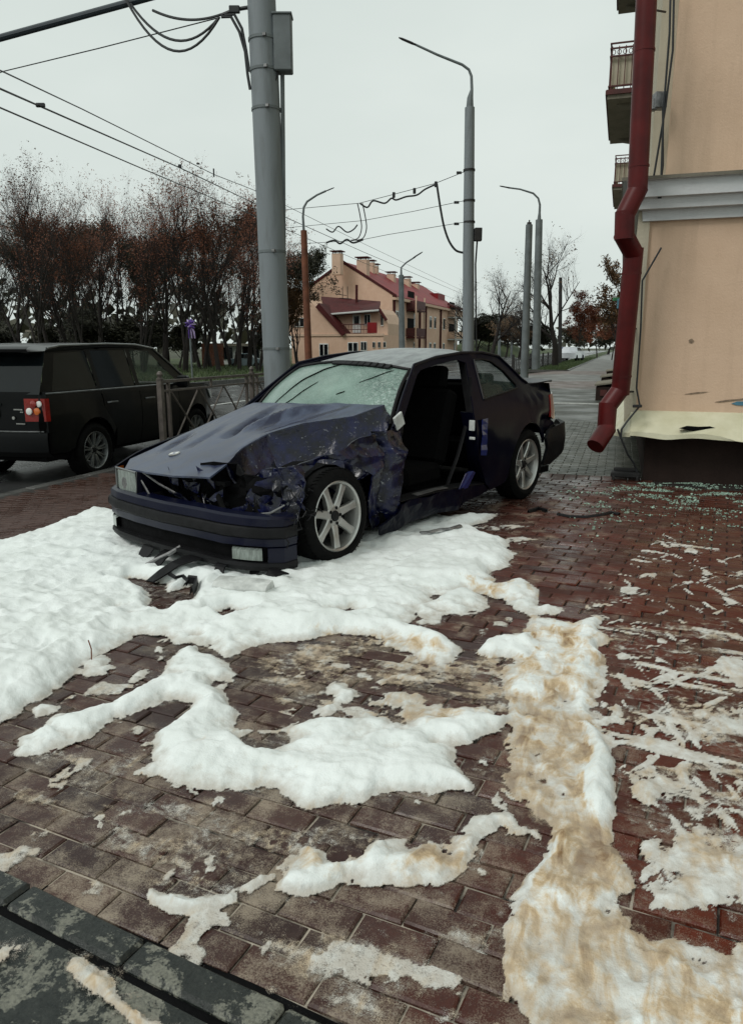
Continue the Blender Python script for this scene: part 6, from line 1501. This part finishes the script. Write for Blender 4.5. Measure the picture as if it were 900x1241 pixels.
# ================================================================== TREES
def tree_mesh(seed, H, spread, trunk_r, stems=1, leaf='leafrust', nleaf=900, leaf_lo=.35, leaf_s=.13, depth=4, up=.55, clear=.25, bark='bark', dens=1.0):
    rng = random.Random(seed); tb = MB(); lb = MB(); tips = []
    def grow(p, d, L, r, lev):
        n = 5 if lev == 0 else (4 if lev == 1 else 3); P = [p]; D = d.normalized(); rr = [r]
        for i in range(n):
            D = (D+Vector((rng.gauss(0, .13), rng.gauss(0, .13), rng.gauss(0, .08)+(.10 if lev else .02)))).normalized()
            P.append(P[-1]+D*(L/n)); rr.append(r*(1-(i+1)/n*(.90 if lev == 0 else .72 if lev < depth-1 else .85)))
        tb.tube(P, rr, (7, 5, 4, 3, 3, 3)[lev], caps=False)
        if lev >= 2: tips.append((P[-1], L)); tips.append((P[len(P)//2], L))
        if lev >= depth: return
        k = int(((7, 5, 5, 4, 3)[lev]+rng.randint(0, 2))*dens)
        for j in range(k):
            t = rng.uniform(clear if lev == 0 else .2, 1.0); f = t*n; i = min(n-1, int(f)); q = P[i].lerp(P[i+1], f-i)
            a = rng.uniform(0, 2*math.pi); perp = D.orthogonal().normalized(); perp = Matrix.Rotation(a, 3, D) @ perp
            dd = (D*up+perp*rng.uniform(.5, 1.0)*spread+Vector((0, 0, .18)))
            grow(q, dd, L*rng.uniform(.38, .62)*(1.0 if lev else (1.1-.45*t)), r*(1-t*.55)*rng.uniform(.35, .55), lev+1)
    for s in range(stems):
        a = rng.uniform(0, 6.28); o = Vector((math.cos(a), math.sin(a), 0))*(.25 if stems > 1 else 0)
        grow(o, Vector((o.x*.6, o.y*.6, 1)), H*rng.uniform(.68, .78), trunk_r*(1 if s == 0 else .75), 0)
    for k in range(nleaf):
        p, L = tips[rng.randrange(len(tips))]
        if p.z < H*leaf_lo*rng.uniform(.7, 1.3) : continue
        c = p+Vector((rng.gauss(0, .16), rng.gauss(0, .16), rng.gauss(0, .14)))
        for q in range(3):
            e = c+Vector((rng.gauss(0, .12), rng.gauss(0, .12), rng.gauss(0, .12))); x = Vector((rng.gauss(0, 1), rng.gauss(0, 1), rng.gauss(0, 1))).normalized()*leaf_s*rng.uniform(.5, 1.2); y = x.orthogonal().normalized()*x.length*.7
            lb.add([e-x, e+y*.6, e+x, e-y*.6], [(0, 1, 2, 3)])
    def mk(mb, nm, mat):
        me = bpy.data.meshes.new(nm); me.from_pydata(mb.v, [], mb.f); me.materials.append(MAT[mat]); me.update()
        if nm == 'trunk': me.polygons.foreach_set('use_smooth', np.ones(len(me.polygons), bool))
        return me
    return mk(tb, 'trunk', bark), mk(lb, 'crown', leaf)
TM = {}
def tree(kind, label, P, scale=1.0, rot=0, grp=None, name='bare_tree', sz=None):
    r = thing(name, label, 'tree', P, rot, grp); r.scale = (scale, scale, sz or scale)
    for nm, me in zip(('trunk', 'crown'), TM[kind]):
        o = bpy.data.objects.new(nm, me); COL.objects.link(o); o.parent = r
    return r
TM['a'] = tree_mesh(1, 14, .58, .20, 2, 'leafrust', 1100, .42, .085, dens=1.15)
TM['b'] = tree_mesh(2, 14, .52, .19, 2, 'leafrust', 420, .45, .075, dens=1.25)
TM['c'] = tree_mesh(3, 14, .70, .22, 1, 'leafdark', 5200, .10, .13, dens=1.15)
TM['d'] = tree_mesh(4, 14, .55, .20, 3, 'leafrust', 1500, .35, .085, dens=1.25)
TM['e'] = tree_mesh(5, 9, .9, .24, 1, 'leafbrown', 120, .4, .08, dens=1.35)
TM['f'] = tree_mesh(6, 8, .8, .13, 1, 'leafrust', 2600, .18, .15)
TM['g'] = tree_mesh(9, 7, .9, .12, 2, 'leafdark', 3600, .10, .16)
TM['h'] = tree_mesh(11, 9, .8, .15, 1, 'leafbrown', 2200, .25, .14)
gk = 'tall bare trees of the park across the road'
LEFT = [  # kind, pixel x, distance, top pixel y, label
 ('b', 4, 50, 185, 'leafless tall tree at the left edge of the picture, behind the SUV tail'), ('b', 30, 54, 178, 'tallest pale-twigged bare tree of the left clump'), ('a', 62, 50, 190, 'rust-leaved tree over the rear of the black SUV roof'),
 ('d', 90, 57, 205, 'many-stemmed russet tree over the middle of the SUV'), ('b', 118, 52, 212, 'bare tree left of the gap in the treetops'), ('a', 146, 60, 225, 'lower russet tree in the gap between the two tree clumps'),
 ('d', 172, 50, 202, 'forked tree at the left side of the right-hand clump'), ('b', 196, 54, 196, 'bare-topped tree just left of the ribbon post'), ('a', 222, 50, 200, 'russet-topped tree directly behind the ribbon post'),
 ('d', 246, 58, 196, 'tall forked tree just right of the ribbon post'), ('a', 268, 51, 212, 'leaning russet tree in front of the board fence'), ('b', 290, 55, 235, 'thin tree in front of the white outbuilding'), ('d', 312, 52, 255, 'russet tree just left of the thick grey pole'),
 ('b', 48, 46, 215, 'slim bare tree close to the road behind the SUV rear window'), ('a', 104, 48, 235, 'low russet tree behind the middle of the SUV roof'), ('b', 78, 60, 186, 'tall bare tree with fine twigs behind the SUV rear door'), ('b', 258, 62, 198, 'tall bare tree with fine twigs right of the ribbon post'), ('d', 132, 64, 225, 'russet tree filling the gap between the two clumps'), ('a', 300, 60, 225, 'russet tree leaning towards the thick grey pole'), ('d', 282, 66, 215, 'many-stemmed tree above the white outbuilding'), ('c', 120, 78, 265, 'dark leafy tree behind the gap in the treetops'), ('c', 55, 80, 262, 'dark leafy tree behind the left-hand clump'), ('c', 235, 82, 255, 'dark leafy tree behind the right-hand clump'), ('c', 155, 66, 285, 'dark leafy tree filling the gap behind the SUV bonnet'), ('c', 205, 64, 300, 'dark leafy tree behind the trunks near the ribbon post'), ('c', 268, 72, 300, 'dark leafy tree above the board fence'), ('c', 326, 64, 300, 'dark leafy tree hidden behind the thick pole'),
 ('c', 20, 70, 290, 'dark leafy tree at the far left behind the bare trunks'), ('c', 88, 72, 300, 'dark leafy tree above the flat-roofed hall')]
rng = random.Random(21)
for k, x, D, ty, lab in LEFT:
    P = dp(x, 450, D); P.z = -.3; H = (dp(x, ty, D).z+.3)*1.05
    base_h = {'a': 14, 'b': 14, 'c': 14, 'd': 14}[k]; zmax = max(v.co.z for v in TM[k][0].vertices)
    s = H/zmax; tree(k, lab, P, s*rng.uniform(.85, 1.0), rng.uniform(0, 6), gk, 'park_tree', s)
def single(k, x, D, ty, lab, wide=1.0, grp=None, name='bare_tree', z=0.0):
    P = dp(x, 450, D); P.z = z; zmax = max(v.co.z for v in TM[k][0].vertices); s = (dp(x, ty, D).z-z)/zmax
    return tree(k, lab, P, s*wide, rng.uniform(0, 6), grp, name, s)
single('e', 672, 60, 268, 'large bare spreading tree on the grass strip right of the street lamp', 1.0)
single('e', 594, 80, 312, 'leafless tree directly right of the tall lamp post', 1.0)
single('e', 566, 95, 330, 'thin bare tree at the end of the red-roofed house', .9)
single('e', 628, 95, 350, 'small bare tree behind the plain grey pole', 1.0)
single('f', 700, 78, 352, 'russet young tree right of the spreading bare tree', 1.0, name='russet_tree')
single('f', 722, 100, 372, 'smaller russet tree near the rain pipe, far end of the grass', 1.1, name='russet_tree')
single('f', 740, 85, 370, 'russet tree peeping out behind the dark red rain pipe', 1.0, name='russet_tree')
single('h', 747, 70, 308, 'brown-leaved tall tree mostly hidden by the corner building', 1.0, name='brown_tree')
single('a', 362, 66, 330, 'small russet tree between the thick pole and the rusty lamp post', 1.2, name='russet_tree', z=-.3)
single('h', 350, 60, 300, 'brownish tree directly right of the thick pole', .9, name='brown_tree', z=-.3)
single('h', 612, 105, 375, 'brown bush-like tree at the green bank', 1.6, name='brown_tree')
for i, (x, D, ty, lab) in enumerate(((574, 120, 385, 'dark round shrub beyond the end of the peach house'), (588, 130, 380, 'dark round shrub left of the far green bank'), (640, 120, 392, 'dark green shrub behind the two right-hand poles'), (618, 140, 380, 'dark shrub at the end of the road'), (655, 130, 395, 'dark shrub left of the spreading tree'), (700, 140, 395, 'dark shrub behind the russet trees'), (735, 150, 395, 'dark shrub where the footpath ends'))):
    single('g', x, D, ty, lab, 1.8, 'shrubs at the far end of the road', 'shrub', -.3)
for i, (x, D, ty, k, lab) in enumerate(((10, 60, 385, 'g', 'yellowing shrub at the left edge behind the SUV'), (60, 62, 395, 'g', 'dark shrub in front of the flat-roofed hall'), (120, 60, 372, 'g', 'dark shrub behind the SUV bonnet'), (165, 60, 380, 'g', 'dark shrub right of the SUV windscreen'), (195, 62, 385, 'g', 'broad dark shrub left of the ribbon post'), (215, 60, 392, 'g', 'dark shrub close to the ribbon post'), (318, 62, 388, 'g', 'dark shrub by the thick grey pole'))):
    single(k, x, D, ty, lab, 1.5, 'shrubs under the park trees', 'shrub', -.3)
# distant wooded skyline
mb = MB(); rng = random.Random(8)
for k in range(3400):
    a = rng.uniform(-1.25, .75); D = rng.uniform(230, 330) if a > -.12 else rng.uniform(110, 190); X = D*a; z = abs(rng.gauss(0, 1))*(3.2 if a > -.12 else 5.0)+rng.uniform(0, 3)
    c = to_world(X, D, z); s = rng.uniform(.6, 1.6); x = Vector((rng.gauss(0, 1), rng.gauss(0, 1), rng.gauss(0, 1))).normalized()*s; y = x.orthogonal().normalized()*s
    mb.add([c-x, c+y*.6, c+x, c-y*.6], [(0, 1, 2, 3)])
tag(mb.build('far_wood', MAT['leafdark'], None, False, fix=False), 'dark distant woodland along the skyline', 'wood', kind='stuff')
# green bank beyond the road end
mb = MB(); rows = []
for i in range(12):
    rows.append([to_world(8+i*2.2+t*1.2, 110+i*3+t*14, -.5+3.2*math.sin(min(1, t/1.0)*1.5)*math.sin(math.pi*(i+.6)/12)) for t in np.linspace(0, 1, 6)])
mb.strip(rows); tag(mb.build('green_bank', MAT['grass'], None), kind='structure')
# grass blades and fallen leaves
def blades(name, n, fn, hgt, mat, label, par=None):
    rng = random.Random(4); mb = MB()
    for k in range(n):
        p = fn(rng); h = hgt*rng.uniform(.5, 1.2); a = rng.uniform(0, 6.28); w_ = h*.12
        dx, dy = math.cos(a)*w_, math.sin(a)*w_; lx, ly = rng.gauss(0, h*.35), rng.gauss(0, h*.35)
        mb.add([(p[0]-dx, p[1]-dy, p[2]), (p[0]+dx, p[1]+dy, p[2]), (p[0]+lx, p[1]+ly, p[2]+h)], [(0, 1, 2)])
    o = mb.build(name, MAT[mat], None, False, fix=False); tag(o, label, 'grass', kind='stuff')
blades('grass', 9000, lambda r: (lambda x, y: (x, y, zg(x, y)+.02))(r.uniform(KERB, -3.15), 47+r.random()**1.8*60), .16, 'leafgreen', 'short green grass on the strip beside the footpath')
blades('verge_grass', 12000, lambda r: (-19-r.random()**1.5*22, 22+r.random()*40, -.24), .22, 'leafgreen', 'rough grass under the park trees across the road')

# ================================================================== DEBRIS ON THE GROUND
rng = random.Random(31); mb = MB()
for k in range(5200):
    if k < 3000: x, y = rng.gauss(835, 55), rng.gauss(597, 7)
    else: x, y = rng.uniform(690, 930), rng.gauss(610, 20)
    p = gp(x, max(586, y)); 
    if p.y > Q0-.02 and p.x > PC-.05: continue
    if fn_n(p.x*4, p.y*6, 3) < -.05+.30*rng.random(): continue
    s = rng.choice((.003, .004, .005, .007, .012))*rng.uniform(.8, 1.3); a = rng.uniform(0, 6.28); z = .002
    V = [(p.x+s*math.cos(a+t), p.y+s*math.sin(a+t), z) for t in (0, 1.7, 3.2, 4.6)]; hgt = rng.uniform(.003, .007)
    tl = (rng.gauss(0, .3), rng.gauss(0, .3)); V += [(v[0], v[1], z+hgt+(v[0]-p.x)*tl[0]+(v[1]-p.y)*tl[1]) for v in V[:4]]
    mb.add(V, [(4,5,6,7),(0,1,5,4),(1,2,6,5),(2,3,7,6),(3,0,4,7)])
MAT['shard'] = Mt('glass_crumbs', (.30, .42, .34), .15, var=.5, scale=60, coat=.3)
tag(mb.build('glass_crumbs', MAT['shard'], None, False, fix=False), 'green crumbs of broken car glass strewn along the wall foot', 'broken glass', kind='stuff')
def debris(name, label, pts, w, h, mat, cat='debris', z=0.0):
    P = [gp(x, y, z) for x, y in pts]; mb = MB(); rows = []
    for i, p in enumerate(P):
        t = (P[min(i+1, len(P)-1)]-P[max(i-1, 0)]).normalized(); nn = Vector((-t.y, t.x, 0)); k = .6+.6*abs(fn_n(i*.9, w*50, 3))
        rows.append([p+nn*w*k+Vector((0, 0, .002)), p+nn*w*.6*k+Vector((0, 0, h)), p-nn*w*.5*k+Vector((0, 0, h*.8)), p-nn*w*k+Vector((0, 0, .002))])
    mb.strip(rows); return tag(mb.build(name, MAT[mat], None, False, solid=.003), label, cat)
debris('trim_strip', 'long dark broken trim strip lying on the wet red pavers', [(675, 624), (690, 627), (710, 627.5), (728, 625), (740, 622), (750, 624)], .022, .018, 'plastic')
debris('trim_piece', 'short dark trim piece lying on the foam beside the car', [(509, 647), (520, 646), (532, 643), (545, 642), (558, 638)], .020, .016, 'steel', z=.09)
debris('trim_piece', 'dark bent scrap on the pavers behind the rear wheel', [(640, 622), (652, 618), (662, 621)], .02, .03, 'plastic')
debris('trim_piece', 'small curled black scrap on the foam under the car nose', [(205, 697), (213, 702), (222, 700), (228, 706), (224, 711)], .012, .02, 'plastic', z=.05)
debris('plastic_scrap', 'pointed black plastic scrap at the edge of the bare patch', [(228, 707), (238, 708), (236, 716), (232, 722)], .018, .05, 'plastic', z=.02)
# the pale lamp unit half sunk in foam
c = gp(295, 716, .05); mb = MB(); rows = []
ex = (gp(328, 714, .05)-gp(265, 708, .05)); L = ex.length; ex.normalize(); ey = Vector((-ex.y, ex.x, 0))
for t in np.linspace(-.5, .5, 9):
    w_ = .085*(1-.5*abs(t)**2*2); o_ = c+ex*t*L
    rows.append([o_-ey*w_+Vector((0, 0, -.03)), o_-ey*w_*.98+Vector((0, 0, .035)), o_-ey*w_*.6+Vector((0, 0, .055)), o_+ey*w_*.6+Vector((0, 0, .065)), o_+ey*w_+Vector((0, 0, .02)), o_+ey*w_+Vector((0, 0, -.03))])
mb.strip(rows); mb.add(rows[0], [tuple(range(6))]); mb.add(rows[-1], [tuple(range(6))])
tag(mb.build('broken_lamp_unit', MAT['offwhite'], None, True, .5), 'pale broken lamp unit half sunk in the foam under the bumper', 'debris')
mb = MB(); mb.bbox(c-ey*.098+Vector((0, 0, -.012)), (L*.9, .02, .05), .004, Matrix.Rotation(math.atan2(ex.y, ex.x), 3, 'Z')); o = mb.build('number_strip', MAT['plastic'], None, False); tag(o, 'dark strip of grille plastic beside the pale lamp unit', 'debris')
rng = random.Random(77); leaf0 = None
for i, (x, y, lab) in enumerate(((110, 789, 'brown stalk standing in the foam at the left'), )):
    mb = MB(); p = gp(x, y, .06); mb.tube([p+Vector((0, 0, -.05)), p+Vector((.004, 0, .01)), p+Vector((-.008, 0, .05))], .003, 5); tag(mb.build('twig', MAT['rust'], None), lab, 'twig')
